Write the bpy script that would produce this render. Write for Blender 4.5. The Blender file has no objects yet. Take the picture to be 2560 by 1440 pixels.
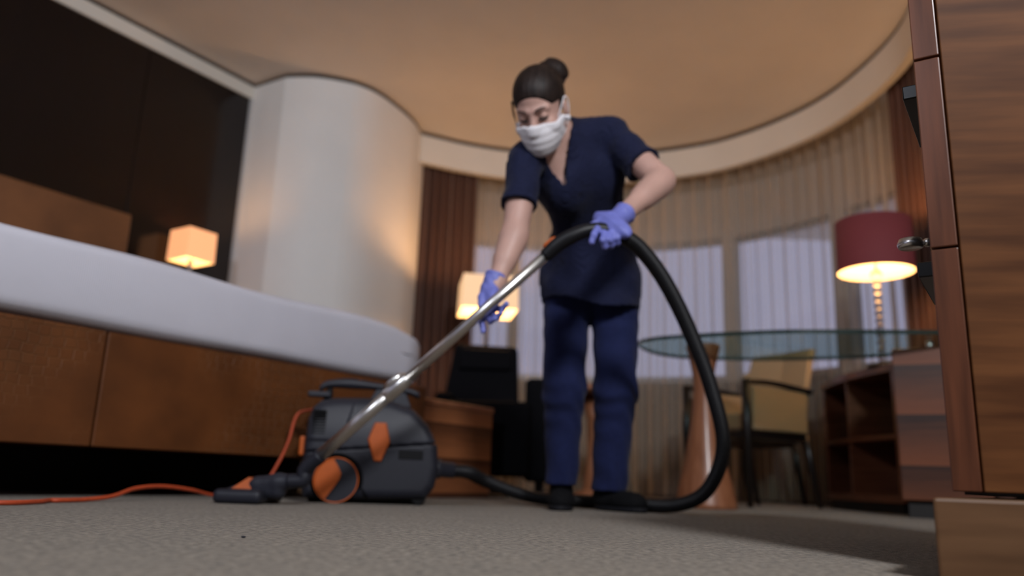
import bpy, bmesh, math, random
import numpy as np
from mathutils import Vector, Matrix
random.seed(7); np.random.seed(7)
C = bpy.context.scene.collection
sc = bpy.context.scene

# ---------------------------------------------------------------- camera, world, exposure, big lights
cd = bpy.data.cameras.new('camera'); cam = bpy.data.objects.new('camera', cd); C.objects.link(cam)
cd.sensor_width = 36.0; cd.lens = 1985.0/2560*36
R = ((0.99935, -0.03598, 0.03499*0), (-0.00838, -0.23289, -0.97247), (0.03499, 0.97184, -0.23304))
cam.matrix_world = Matrix(((0.99935, -0.03598, 0.0, 0.0), (-0.00838, -0.23289, -0.97247, 0.0),
                           (0.03499, 0.97184, -0.23304, 0.10), (0, 0, 0, 1)))
cd.clip_start = 0.02
cd.dof.use_dof = True; cd.dof.focus_distance = 1.35; cd.dof.aperture_fstop = 1.9
sc.camera = cam
sc.view_settings.view_transform = 'Standard'; sc.view_settings.look = 'None'
sc.view_settings.exposure = 0.0; sc.view_settings.gamma = 1.0; sc.view_settings.use_curve_mapping = False

world = bpy.data.worlds.new('dusk'); sc.world = world; world.use_nodes = True
bg = world.node_tree.nodes['Background']; bg.inputs[0].default_value = (0.54, 0.54, 0.74, 1); bg.inputs[1].default_value = 0.85

def area(name, loc, target, size, power, col):
    l = bpy.data.lights.new(name, 'AREA'); l.shape = 'DISK'; l.size = size; l.energy = power; l.color = col
    o = bpy.data.objects.new(name, l); C.objects.link(o); o.location = loc
    o.rotation_euler = (Vector(target)-Vector(loc)).to_track_quat('-Z', 'Y').to_euler()
    return o
area('entry_ceiling_light', (1.12, -1.2, 2.5), (0.0, 2.7, 0.7), 0.52, 118, (0.93, 0.95, 1.0))
cl = area('left_fill_light', (-1.9, -1.2, 2.4), (-1.25, 4.4, 1.45), 0.6, 18, (0.82, 0.87, 1.0)); cl.data.spread = math.radians(100)  # added unseen fill from the left; lifts column, bed and shaded carpet

# ---------------------------------------------------------------- materials
def mat(name, col, rough=0.6, metal=0.0, noise=0.0, scale=20.0, bump=0.0, bscale=None, stretch=None, spec=None, col2=None, coat=0.0, sheen=0.0, detail=4.0):
    m = bpy.data.materials.new(name); m.use_nodes = True
    nt = m.node_tree; b = nt.nodes['Principled BSDF']
    b.inputs['Roughness'].default_value = rough; b.inputs['Metallic'].default_value = metal
    if spec is not None: b.inputs['Specular IOR Level'].default_value = spec
    if coat: b.inputs['Coat Weight'].default_value = coat; b.inputs['Coat Roughness'].default_value = 0.15
    if sheen: b.inputs['Sheen Weight'].default_value = sheen
    c = tuple(col)+(1,)
    b.inputs['Base Color'].default_value = c
    tc = nt.nodes.new('ShaderNodeTexCoord'); mp = nt.nodes.new('ShaderNodeMapping')
    nt.links.new(tc.outputs['Object'], mp.inputs[0])
    if stretch: mp.inputs['Scale'].default_value = stretch
    if noise or col2:
        n = nt.nodes.new('ShaderNodeTexNoise'); n.inputs['Scale'].default_value = scale; n.inputs['Detail'].default_value = detail
        nt.links.new(mp.outputs[0], n.inputs['Vector'])
        r = nt.nodes.new('ShaderNodeValToRGB')
        r.color_ramp.elements[0].position = 0.3; r.color_ramp.elements[1].position = 0.7
        if col2: ca, cb = c, tuple(col2)+(1,)
        else:
            ca = tuple(max(0, x*(1-noise)) for x in col)+(1,); cb = tuple(min(1, x*(1+noise)) for x in col)+(1,)
        r.color_ramp.elements[0].color = ca; r.color_ramp.elements[1].color = cb
        nt.links.new(n.outputs[0], r.inputs[0]); nt.links.new(r.outputs[0], b.inputs['Base Color'])
    if bump:
        n2 = nt.nodes.new('ShaderNodeTexNoise'); n2.inputs['Scale'].default_value = bscale or scale*3; n2.inputs['Detail'].default_value = 3
        nt.links.new(mp.outputs[0], n2.inputs['Vector'])
        bp = nt.nodes.new('ShaderNodeBump'); bp.inputs['Strength'].default_value = bump; bp.inputs['Distance'].default_value = 0.004
        nt.links.new(n2.outputs[0], bp.inputs['Height']); nt.links.new(bp.outputs[0], b.inputs['Normal'])
    return m

def emit_mat(name, col, strength, base=None):
    m = mat(name, base or col, 0.8)
    b = m.node_tree.nodes['Principled BSDF']
    b.inputs['Emission Color'].default_value = tuple(col)+(1,); b.inputs['Emission Strength'].default_value = strength
    return m

def banded(name, ca, cb, period, rough=0.35, axis=2, phase=0.0):
    """veneer laid in horizontal bands, each one running from dark to light, with grain"""
    m = mat(name, ca, rough, coat=0.25)
    nt = m.node_tree; b = nt.nodes['Principled BSDF']
    tc = nt.nodes['Texture Coordinate']; sp = nt.nodes.new('ShaderNodeSeparateXYZ'); nt.links.new(tc.outputs['Object'], sp.inputs[0])
    a = nt.nodes.new('ShaderNodeMath'); a.operation = 'MULTIPLY_ADD'; a.inputs[1].default_value = -1/period; a.inputs[2].default_value = 10+phase
    nt.links.new(sp.outputs[axis], a.inputs[0])
    f = nt.nodes.new('ShaderNodeMath'); f.operation = 'FRACT'; nt.links.new(a.outputs[0], f.inputs[0])
    n = nt.nodes.new('ShaderNodeTexNoise'); n.inputs['Scale'].default_value = 6
    mp = nt.nodes['Mapping']; mp.inputs['Scale'].default_value = (1, 1, 14); nt.links.new(mp.outputs[0], n.inputs['Vector'])
    s = nt.nodes.new('ShaderNodeMath'); s.operation = 'MULTIPLY_ADD'; s.inputs[1].default_value = 0.5; nt.links.new(n.outputs[0], s.inputs[0]); 
    f2 = nt.nodes.new('ShaderNodeMath'); f2.operation = 'SUBTRACT'; f2.inputs[1].default_value = 0.25; nt.links.new(f.outputs[0], f2.inputs[0])
    nt.links.new(f2.outputs[0], s.inputs[2])
    r = nt.nodes.new('ShaderNodeValToRGB'); r.color_ramp.elements[0].color = tuple(ca)+(1,); r.color_ramp.elements[1].color = tuple(cb)+(1,)
    nt.links.new(s.outputs[0], r.inputs[0]); nt.links.new(r.outputs[0], b.inputs['Base Color'])
    return m

M = {}
M['ceiling'] = mat('ceiling_paint', (0.72, 0.675, 0.62), 0.75, noise=0.03, scale=3)
M['plaster'] = mat('white_plaster', (0.72, 0.70, 0.67), 0.7, noise=0.02, scale=4, bump=0.05, bscale=120)
M['fascia'] = mat('cream_paint', (0.66, 0.62, 0.55), 0.6, noise=0.02, scale=4)
M['gap'] = mat('dark_shadow_gap', (0.035, 0.022, 0.014), 0.8, noise=0.1)
M['trim'] = mat('grey_trim', (0.42, 0.42, 0.42), 0.5, noise=0.03)
M['darkpanel'] = mat('dark_lacquered_wood', (0.0065, 0.003, 0.0025), 0.16, noise=0.25, scale=8, stretch=(6, 6, 0.6), spec=0.5)
M['wallpaint'] = mat('room_paint', (0.25, 0.23, 0.21), 0.8, noise=0.03, scale=4)
M['outerwall'] = mat('window_wall_paint', (0.42, 0.38, 0.34), 0.8, noise=0.05, scale=4)
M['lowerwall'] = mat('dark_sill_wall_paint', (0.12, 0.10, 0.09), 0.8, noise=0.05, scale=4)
M['alu'] = mat('window_frame_metal', (0.3, 0.3, 0.32), 0.4, 0.6, noise=0.05)
M['navy'] = mat('navy_tunic_cloth', (0.008, 0.0105, 0.036), 0.85, spec=0.2, noise=0.12, scale=60, bump=0.15, bscale=400, sheen=0.06)
M['navy2'] = mat('navy_trouser_cloth', (0.011, 0.0165, 0.066), 0.85, spec=0.2, noise=0.12, scale=60, bump=0.15, bscale=400, sheen=0.06)
M['skin'] = mat('skin', (0.55, 0.33, 0.27), 0.5, noise=0.06, scale=14)
M['skin'].node_tree.nodes['Principled BSDF'].inputs['Subsurface Weight'].default_value = 0.08
M['skin'].node_tree.nodes['Principled BSDF'].inputs['Subsurface Radius'].default_value = (0.012, 0.005, 0.003)
M['hair'] = mat('dark_brown_hair', (0.017, 0.010, 0.008), 0.5, spec=0.25, noise=0.5, scale=30, stretch=(3, 3, 0.7), bump=0.3, bscale=120)
M['glove'] = mat('blue_violet_nitrile', (0.17, 0.19, 0.56), 0.5, noise=0.08, scale=40, bump=0.25, bscale=70)
M['mask'] = mat('white_mask_cloth', (0.80, 0.77, 0.80), 0.8, noise=0.02, scale=30)
M['shoe'] = mat('black_shoe_knit', (0.005, 0.005, 0.006), 0.85, spec=0.15, noise=0.3, scale=150, bump=0.3, bscale=500)
M['sole'] = mat('dark_rubber_sole', (0.010, 0.010, 0.013), 0.6, spec=0.2, noise=0.1)
M['vac'] = mat('charcoal_blue_plastic', (0.016, 0.0168, 0.025), 0.5, spec=0.35, noise=0.06, scale=120, bump=0.05, bscale=600)
M['vac2'] = mat('slate_grey_plastic', (0.022, 0.023, 0.033), 0.5, spec=0.4, noise=0.06, scale=120)
M['vacdark'] = mat('black_plastic', (0.003, 0.003, 0.004), 0.6, spec=0.2, noise=0.1, scale=60)
M['orange'] = mat('orange_plastic', (0.50, 0.095, 0.008), 0.45, noise=0.05, scale=30)
M['cord'] = mat('orange_cord_rubber', (0.50, 0.07, 0.02), 0.55, noise=0.12, scale=60)
M['hose'] = mat('black_hose_plastic', (0.007, 0.007, 0.009), 0.45, spec=0.35, noise=0.1, scale=60)
M['chrome'] = mat('brushed_chrome', (0.85, 0.83, 0.81), 0.30, 1.0, noise=0.05, scale=200, stretch=(1, 1, 0.1))
M['sheet'] = mat('white_bed_sheet', (0.62, 0.61, 0.68), 0.8, noise=0.02, scale=8)
M['leather'] = mat('brown_leather_panel', (0.115, 0.036, 0.0085), 0.5, spec=0.3, noise=0.22, scale=7)
M['headboard'] = mat('headboard_brown_leather', (0.165, 0.062, 0.020), 0.5, noise=0.2, scale=5)
M['plinth'] = mat('black_plinth', (0.006, 0.004, 0.003), 0.6, noise=0.1)
M['wood'] = mat('walnut_veneer', (0.050, 0.0165, 0.0055), 0.55, scale=3.2, stretch=(0.9, 0.9, 10), col2=(0.140, 0.054, 0.018), spec=0.1)
M['woodstrip'] = mat('reddish_walnut_edge', (0.075, 0.023, 0.009), 0.36, scale=5, stretch=(14, 14, 1.0), col2=(0.15, 0.048, 0.020), coat=0.3)
M['woodlight'] = mat('light_walnut', (0.085, 0.040, 0.017), 0.5, scale=4, stretch=(1, 1, 12), col2=(0.14, 0.070, 0.032), spec=0.25)
M['woodleg'] = mat('turned_cherry_wood', (0.24, 0.085, 0.036), 0.4, scale=4, stretch=(10, 10, 1), col2=(0.37, 0.15, 0.072), coat=0.15)
M['woodred'] = mat('red_brown_wood', (0.13, 0.038, 0.016), 0.4, scale=4, stretch=(1, 1, 10), col2=(0.21, 0.07, 0.03), coat=0.2)
M['band'] = banded('banded_walnut_veneer', (0.03, 0.010, 0.005), (0.20, 0.060, 0.022), 0.21)
M['band2'] = banded('banded_cherry_veneer', (0.07, 0.022, 0.009), (0.36, 0.13, 0.05), 0.16, phase=0.15)
M['drape'] = mat('dark_brown_drape', (0.070, 0.028, 0.017), 0.6, spec=0.25, noise=0.15, scale=30, stretch=(1, 1, 0.05), sheen=0.2)
M['armchair'] = mat('black_upholstery', (0.004, 0.004, 0.0055), 0.85, spec=0.1, noise=0.15, scale=150, bump=0.2, bscale=400)
M['blackwood'] = mat('black_stained_wood', (0.008, 0.006, 0.006), 0.35, noise=0.15, scale=12, stretch=(6, 6, 1))
M['tan'] = mat('tan_upholstery', (0.36, 0.26, 0.145), 0.85, noise=0.06, scale=160, bump=0.2, bscale=500)
M['blackshelf'] = mat('black_lacquer_shelf', (0.006, 0.006, 0.007), 0.3, noise=0.1)
M['redshade'] = emit_mat('red_lamp_shade_cloth', (0.55, 0.05, 0.05), 0.03, base=(0.17, 0.032, 0.038))
M['shadein'] = emit_mat('lit_shade_lining', (1.0, 0.58, 0.24), 0.72, base=(0.8, 0.7, 0.5))
M['shadeA'] = emit_mat('lit_cream_shade', (1.0, 0.37, 0.13), 0.95, base=(0.6, 0.45, 0.3))
M['shadeB'] = emit_mat('lit_ivory_shade', (1.0, 0.57, 0.27), 0.72, base=(0.7, 0.6, 0.45))
M['bulb'] = emit_mat('glowing_bulb', (1.0, 0.72, 0.4), 9.0)
M['eyewhite'] = mat('eye', (0.5, 0.46, 0.44), 0.3, noise=0.02)
M['dark'] = mat('eyelash_brown', (0.02, 0.011, 0.008), 0.7, noise=0.1)
M['crumb'] = mat('dark_lint', (0.01, 0.012, 0.02), 0.8, noise=0.2)
# crystal (lamp stem)
def glass_mat(name, col, rough=0.02, ior=1.5):
    m = bpy.data.materials.new(name); m.use_nodes = True
    b = m.node_tree.nodes['Principled BSDF']; b.inputs['Base Color'].default_value = tuple(col)+(1,)
    b.inputs['Transmission Weight'].default_value = 1.0; b.inputs['Roughness'].default_value = rough; b.inputs['IOR'].default_value = ior
    return m
M['crystal'] = glass_mat('clear_crystal', (0.95, 0.96, 1.0))
def thin_glass(name, tint, refl=0.10):
    m = bpy.data.materials.new(name); m.use_nodes = True; nt = m.node_tree; nt.nodes.clear()
    o = nt.nodes.new('ShaderNodeOutputMaterial'); mix = nt.nodes.new('ShaderNodeMixShader')
    t = nt.nodes.new('ShaderNodeBsdfTransparent'); t.inputs[0].default_value = tuple(tint)+(1,)
    g = nt.nodes.new('ShaderNodeBsdfGlossy'); g.inputs['Roughness'].default_value = 0.03
    mix.inputs[0].default_value = refl
    nt.links.new(t.outputs[0], mix.inputs[1]); nt.links.new(g.outputs[0], mix.inputs[2])
    nt.links.new(mix.outputs[0], o.inputs[0]); return m
M['pane'] = thin_glass('window_glass', (0.9, 0.92, 0.95), 0.06)
M['tableglass'] = thin_glass('green_tinted_table_glass', (0.70, 0.80, 0.78), 0.10)
M['glassedge'] = mat('dark_green_glass_edge', (0.012, 0.03, 0.026), 0.15, noise=0.1)
# sheer curtain: partly see-through, partly scattering
def sheer_mat():
    m = bpy.data.materials.new('beige_sheer_voile'); m.use_nodes = True; nt = m.node_tree; nt.nodes.clear()
    o = nt.nodes.new('ShaderNodeOutputMaterial'); mx = nt.nodes.new('ShaderNodeMixShader'); mx2 = nt.nodes.new('ShaderNodeMixShader')
    t = nt.nodes.new('ShaderNodeBsdfTransparent'); t.inputs[0].default_value = (0.95, 0.93, 0.92, 1)
    d = nt.nodes.new('ShaderNodeBsdfDiffuse'); tr = nt.nodes.new('ShaderNodeBsdfTranslucent')
    tc = nt.nodes.new('ShaderNodeTexCoord'); mp = nt.nodes.new('ShaderNodeMapping'); mp.inputs['Scale'].default_value = (1, 1, 0.02)
    n = nt.nodes.new('ShaderNodeTexNoise'); n.inputs['Scale'].default_value = 240
    nt.links.new(tc.outputs['Object'], mp.inputs[0]); nt.links.new(mp.outputs[0], n.inputs['Vector'])
    r = nt.nodes.new('ShaderNodeValToRGB'); r.color_ramp.elements[0].color = (0.62, 0.53, 0.42, 1); r.color_ramp.elements[1].color = (0.76, 0.66, 0.53, 1)
    nt.links.new(n.outputs[0], r.inputs[0])
    for s in (d, tr): nt.links.new(r.outputs[0], s.inputs[0])
    mx2.inputs[0].default_value = 0.4; nt.links.new(d.outputs[0], mx2.inputs[1]); nt.links.new(tr.outputs[0], mx2.inputs[2])
    lw = nt.nodes.new('ShaderNodeLayerWeight'); lw.inputs['Blend'].default_value = 0.5
    ma = nt.nodes.new('ShaderNodeMath'); ma.operation = 'MULTIPLY_ADD'; ma.inputs[1].default_value = 0.74; ma.inputs[2].default_value = 0.26; ma.use_clamp = True
    nt.links.new(lw.outputs['Facing'], ma.inputs[0]); nt.links.new(ma.outputs[0], mx.inputs[0])
    nt.links.new(t.outputs[0], mx.inputs[1]); nt.links.new(mx2.outputs[0], mx.inputs[2]); nt.links.new(mx.outputs[0], o.inputs[0]); return m
M['sheer'] = sheer_mat()
# carpet
def carpet_mat():
    m = mat('beige_carpet', (0.30, 0.25, 0.205), 0.95)
    nt = m.node_tree; b = nt.nodes['Principled BSDF']; tc = nt.nodes['Texture Coordinate']
    n = nt.nodes.new('ShaderNodeTexNoise'); n.inputs['Scale'].default_value = 85; n.inputs['Detail'].default_value = 6
    n2 = nt.nodes.new('ShaderNodeTexNoise'); n2.inputs['Scale'].default_value = 9; n2.inputs['Detail'].default_value = 3
    for x in (n, n2): nt.links.new(tc.outputs['Object'], x.inputs['Vector'])
    r = nt.nodes.new('ShaderNodeValToRGB'); r.color_ramp.elements[0].position = 0.36; r.color_ramp.elements[1].position = 0.66
    r.color_ramp.elements[0].color = (0.125, 0.098, 0.068, 1); r.color_ramp.elements[1].color = (0.36, 0.295, 0.222, 1)
    nt.links.new(n.outputs[0], r.inputs[0])
    mx = nt.nodes.new('ShaderNodeMix'); mx.data_type = 'RGBA'; mx.blend_type = 'MULTIPLY'; mx.inputs[0].default_value = 0.35
    nt.links.new(r.outputs[0], mx.inputs[6]); nt.links.new(n2.outputs[0], mx.inputs[7]); nt.links.new(mx.outputs[2], b.inputs['Base Color'])
    v = nt.nodes.new('ShaderNodeTexVoronoi'); v.inputs['Scale'].default_value = 330; nt.links.new(tc.outputs['Object'], v.inputs['Vector'])
    bp = nt.nodes.new('ShaderNodeBump'); bp.inputs['Strength'].default_value = 0.8; bp.inputs['Distance'].default_value = 0.004
    ad = nt.nodes.new('ShaderNodeMath'); ad.operation = 'ADD'; nt.links.new(v.outputs['Distance'], ad.inputs[0]); nt.links.new(n.outputs[0], ad.inputs[1])
    nt.links.new(ad.outputs[0], bp.inputs['Height']); nt.links.new(bp.outputs[0], b.inputs['Normal'])
    b.inputs['Sheen Weight'].default_value = 0.15
    return m
M['carpet'] = carpet_mat()
# ribs on the sheet, embossed scales on the leather
def add_wave_bump(m, scale, strength, dist, direction='X'):
    nt = m.node_tree; b = nt.nodes['Principled BSDF']; tc = nt.nodes['Texture Coordinate']
    w = nt.nodes.new('ShaderNodeTexWave'); w.bands_direction = direction; w.inputs['Scale'].default_value = scale; w.inputs['Distortion'].default_value = 0.3
    nt.links.new(tc.outputs['Object'], w.inputs['Vector'])
    bp = nt.nodes.new('ShaderNodeBump'); bp.inputs['Strength'].default_value = strength; bp.inputs['Distance'].default_value = dist
    nt.links.new(w.outputs['Fac'], bp.inputs['Height']); nt.links.new(bp.outputs[0], b.inputs['Normal'])
add_wave_bump(M['sheet'], 48, 0.4, 0.0015)
def emboss(m):
    nt = m.node_tree; b = nt.nodes['Principled BSDF']; tc = nt.nodes['Texture Coordinate']
    v = nt.nodes.new('ShaderNodeTexBrick'); v.inputs['Scale'].default_value = 15; v.inputs['Mortar Size'].default_value = 0.03; v.inputs['Mortar Smooth'].default_value = 0.8
    v.offset = 0.25; v.inputs['Brick Width'].default_value = 0.5; v.inputs['Row Height'].default_value = 0.42
    v.inputs['Color1'].default_value = (1, 1, 1, 1); v.inputs['Color2'].default_value = (0.8, 0.8, 0.8, 1); v.inputs['Mortar'].default_value = (0, 0, 0, 1)
    n = nt.nodes.new('ShaderNodeTexNoise'); n.inputs['Scale'].default_value = 2.2; n.inputs['Detail'].default_value = 1.0
    n3 = nt.nodes.new('ShaderNodeTexNoise'); n3.inputs['Scale'].default_value = 12
    nt.links.new(tc.outputs['Object'], n.inputs['Vector']); nt.links.new(tc.outputs['Object'], n3.inputs['Vector'])
    mxv = nt.nodes.new('ShaderNodeMix'); mxv.data_type = 'RGBA'; mxv.inputs[0].default_value = 0.03
    # brick pattern lives in the (x, z) plane of the panel
    sp = nt.nodes.new('ShaderNodeSeparateXYZ'); cb = nt.nodes.new('ShaderNodeCombineXYZ')
    nt.links.new(tc.outputs['Object'], sp.inputs[0]); nt.links.new(sp.outputs[0], cb.inputs[0]); nt.links.new(sp.outputs[2], cb.inputs[1])
    nt.links.new(cb.outputs[0], mxv.inputs[6]); nt.links.new(n3.outputs[1], mxv.inputs[7])
    nt.links.new(mxv.outputs[2], v.inputs['Vector'])
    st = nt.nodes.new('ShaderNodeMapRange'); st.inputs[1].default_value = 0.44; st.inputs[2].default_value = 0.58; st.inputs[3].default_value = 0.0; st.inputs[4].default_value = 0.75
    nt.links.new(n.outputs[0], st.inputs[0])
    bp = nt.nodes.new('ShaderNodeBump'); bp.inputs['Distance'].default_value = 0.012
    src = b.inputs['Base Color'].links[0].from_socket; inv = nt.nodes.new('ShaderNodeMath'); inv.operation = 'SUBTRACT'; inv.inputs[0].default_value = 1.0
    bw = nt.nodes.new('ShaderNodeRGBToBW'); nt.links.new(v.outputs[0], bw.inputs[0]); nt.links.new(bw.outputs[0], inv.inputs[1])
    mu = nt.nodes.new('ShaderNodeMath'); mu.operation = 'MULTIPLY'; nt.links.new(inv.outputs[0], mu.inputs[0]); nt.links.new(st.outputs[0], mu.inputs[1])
    cm = nt.nodes.new('ShaderNodeMix'); cm.data_type = 'RGBA'; cm.inputs[7].default_value = (0.20, 0.085, 0.032, 1)  # lighter crease colour: highlights painted along the embossed scales
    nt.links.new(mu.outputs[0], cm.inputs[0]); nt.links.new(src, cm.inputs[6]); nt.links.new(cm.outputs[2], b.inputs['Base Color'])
    nt.links.new(st.outputs[0], bp.inputs['Strength']); nt.links.new(v.outputs[0], bp.inputs['Height']); nt.links.new(bp.outputs[0], b.inputs['Normal'])
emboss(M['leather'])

# ---------------------------------------------------------------- object helpers
def thing(name, label, cat, loc=(0, 0, 0), rz=0.0, group=None):
    o = bpy.data.objects.new(name, None); C.objects.link(o); o.empty_display_size = 0.1
    o.location = loc; o.rotation_euler = (0, 0, rz); o['label'] = label; o['category'] = cat
    if group: o['group'] = group
    return o
def mk(name, verts, faces, m, parent=None, smooth=False, loc=None, off=None, label=None):
    me = bpy.data.meshes.new(name)
    if off is not None: verts = [(v[0]-off[0], v[1]-off[1], v[2]-off[2]) for v in verts]
    me.from_pydata([tuple(map(float, v)) for v in verts], [], [tuple(int(i) for i in f) for f in faces])
    me.materials.append(m)
    if smooth: me.shade_smooth()
    me.update()
    o = bpy.data.objects.new(name, me); C.objects.link(o)
    if parent: o.parent = parent
    if loc: o.location = loc
    if label: o['label'] = label
    return o
def frombm(name, bm, m, parent=None, smooth=False, label=None):
    bmesh.ops.recalc_face_normals(bm, faces=bm.faces)
    me = bpy.data.meshes.new(name); bm.to_mesh(me); bm.free(); me.materials.append(m)
    if smooth: me.shade_smooth()
    o = bpy.data.objects.new(name, me); C.objects.link(o)
    if parent: o.parent = parent
    if label: o['label'] = label
    return o
def struct(o):
    o['kind'] = 'structure'; return o
def tag(o, label, cat, group=None):
    o['label'] = label; o['category'] = cat
    if group: o['group'] = group
    return o
def bbox(bm, x0, x1, y0, y1, z0, z1, bev=0.0, seg=2):
    r = bmesh.ops.create_cube(bm, size=1.0)
    for v in r['verts']:
        v.co = Vector(((x0+x1)/2+v.co.x*(x1-x0), (y0+y1)/2+v.co.y*(y1-y0), (z0+z1)/2+v.co.z*(z1-z0)))
    if bev:
        es = list({e for v in r['verts'] for e in v.link_edges})
        bmesh.ops.bevel(bm, geom=es, offset=bev, segments=seg, profile=0.5, affect='EDGES')
def box(name, x0, x1, y0, y1, z0, z1, m, parent=None, bev=0.004, seg=2, label=None, smooth=False):
    bm = bmesh.new(); bbox(bm, x0, x1, y0, y1, z0, z1, bev, seg)
    return frombm(name, bm, m, parent, smooth, label)
def prism(name, poly, z0, z1, m, parent=None, bev=0.0, label=None, smooth=False):
    bm = bmesh.new()
    a = [bm.verts.new((x, y, z0)) for x, y in poly]; b = [bm.verts.new((x, y, z1)) for x, y in poly]
    n = len(poly)
    bm.faces.new(a[::-1]); bm.faces.new(b)
    for i in range(n): bm.faces.new((a[i], a[(i+1) % n], b[(i+1) % n], b[i]))
    if bev:
        bmesh.ops.bevel(bm, geom=[e for e in bm.edges], offset=bev, segments=2, profile=0.5, affect='EDGES')
    return frombm(name, bm, m, parent, smooth, label)
def lathe(name, prof, m, parent=None, n=32, cx=0, cy=0, cap=True, smooth=True, label=None):
    vs, fs = [], []
    for r, z in prof:
        for i in range(n):
            a = 2*math.pi*i/n; vs.append((cx+r*math.cos(a), cy+r*math.sin(a), z))
    for j in range(len(prof)-1):
        for i in range(n):
            fs.append((j*n+i, j*n+(i+1) % n, (j+1)*n+(i+1) % n, (j+1)*n+i))
    if cap:
        fs.append(tuple(range(n))[::-1]); fs.append(tuple((len(prof)-1)*n+i for i in range(n)))
    return mk(name, vs, fs, m, parent, smooth, label=label)
def spline(pts, n, closed=False):
    """Catmull-Rom resampled to n points evenly along its length"""
    P = [np.array(p, float) for p in pts]
    if closed: Q = [P[-1]]+P+[P[0], P[1]]
    else: Q = [2*P[0]-P[1]]+P+[2*P[-1]-P[-2]]
    out = []
    for i in range(1, len(Q)-2):
        p0, p1, p2, p3 = Q[i-1], Q[i], Q[i+1], Q[i+2]
        for t in np.linspace(0, 1, 24, endpoint=False):
            out.append(0.5*((2*p1)+(-p0+p2)*t+(2*p0-5*p1+4*p2-p3)*t*t+(-p0+3*p1-3*p2+p3)*t**3))
    out.append(Q[-2]); out = np.array(out)
    d = np.r_[0, np.cumsum(np.linalg.norm(np.diff(out, axis=0), axis=1))]
    s = np.linspace(0, d[-1], n)
    return np.array([[np.interp(x, d, out[:, k]) for k in range(out.shape[1])] for x in s])
def tube(name, path, rad, m, parent=None, n=12, off=None, smooth=True, label=None, cap=True):
    path = np.array(path, float); k = len(path)
    rad = np.full(k, rad) if np.isscalar(rad) else np.array(rad)
    T = np.gradient(path, axis=0); T /= np.linalg.norm(T, axis=1)[:, None]+1e-12
    u = np.cross(T[0], (0, 0, 1.0));
    if np.linalg.norm(u) < 1e-3: u = np.array((1.0, 0, 0))
    u /= np.linalg.norm(u); vs, fs = [], []
    for i in range(k):
        u = u-T[i]*np.dot(u, T[i]); u /= np.linalg.norm(u); w = np.cross(T[i], u)
        for j in range(n):
            a = 2*math.pi*j/n; vs.append(path[i]+rad[i]*(math.cos(a)*u+math.sin(a)*w))
    for i in range(k-1):
        for j in range(n): fs.append((i*n+j, i*n+(j+1) % n, (i+1)*n+(j+1) % n, (i+1)*n+j))
    if cap: fs.append(tuple(range(n))[::-1]); fs.append(tuple((k-1)*n+j for j in range(n)))
    return mk(name, vs, fs, m, parent, smooth, off=off, label=label)
def copy_tree(o, parent=None):
    c = o.copy(); C.objects.link(c)
    if parent: c.parent = parent
    for ch in list(o.children): copy_tree(ch, c)
    return c

# signed-distance shapes and a surface-nets mesher (for the figure, the clothes and the machine's moulded shell)
def surf(f, lo, hi, h):
    lo = np.array(lo, float); hi = np.array(hi, float); n = np.ceil((hi-lo)/h).astype(int)+1
    ax = [lo[i]+h*np.arange(n[i]) for i in range(3)]
    P = np.stack(np.meshgrid(*ax, indexing='ij'), -1).astype(np.float32)
    D = f(P.reshape(-1, 3)).reshape(n).astype(np.float32)
    c = [D[i:n[0]-1+i, j:n[1]-1+j, k:n[2]-1+k] for i in (0, 1) for j in (0, 1) for k in (0, 1)]
    ins = sum((x < 0).astype(np.int8) for x in c)
    mask = (ins > 0) & (ins < 8); idx = np.full(mask.shape, -1, np.int64); cells = np.argwhere(mask); idx[mask] = np.arange(len(cells))
    vals = np.stack([x[mask] for x in c], 1); off = np.array([(i, j, k) for i in (0, 1) for j in (0, 1) for k in (0, 1)], float)
    acc = np.zeros((len(cells), 3)); cnt = np.zeros(len(cells))
    for a in range(8):
        for b in range(a+1, 8):
            if np.abs(off[a]-off[b]).sum() != 1: continue
            va, vb = vals[:, a], vals[:, b]; s = (va < 0) != (vb < 0)
            t = np.where(s, va/(va-vb+1e-12*np.sign(va-vb)+1e-20), 0)
            acc += np.where(s[:, None], off[a]+t[:, None]*(off[b]-off[a]), 0); cnt += s
    V = lo+h*(cells+acc/cnt[:, None])
    F = []
    S = D < 0
    for a in range(3):
        b, cc = (a+1) % 3, (a+2) % 3
        sl0 = [slice(1, -1)]*3; sl1 = [slice(1, -1)]*3; sl0[a] = slice(0, -1); sl1[a] = slice(1, None)
        s0, s1 = S[tuple(sl0)], S[tuple(sl1)]
        e = np.argwhere(s0 != s1); 
        if len(e) == 0: continue
        flip = s0[tuple(e.T)]
        e = e+1; e[:, a] -= 1
        q = []
        for (db, dc) in ((-1, -1), (0, -1), (0, 0), (-1, 0)):
            g = e.copy(); g[:, b] += db; g[:, cc] += dc
            q.append(idx[g[:, 0], g[:, 1], g[:, 2]])
        q = np.stack(q, 1); q = np.where(flip[:, None], q, q[:, ::-1]); F.append(q)
    F = np.concatenate(F); F = F[(F >= 0).all(1)]
    return V, F
def surfobj(name, f, lo, hi, h, m, parent, off, label=None):
    V, F = surf(f, lo, hi, h)
    me = bpy.data.meshes.new(name); V = V-np.array(off)
    me.vertices.add(len(V)); me.vertices.foreach_set('co', V.astype(np.float32).ravel())
    me.loops.add(len(F)*4); me.loops.foreach_set('vertex_index', F.astype(np.int32).ravel())
    me.polygons.add(len(F)); me.polygons.foreach_set('loop_start', np.arange(0, len(F)*4, 4, dtype=np.int32))
    me.update(calc_edges=True); me.validate(); me.materials.append(m); me.shade_smooth()
    o = bpy.data.objects.new(name, me); C.objects.link(o); o.parent = parent
    if label: o['label'] = label
    return o
A3 = lambda *x: np.array(x, np.float32)
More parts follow.
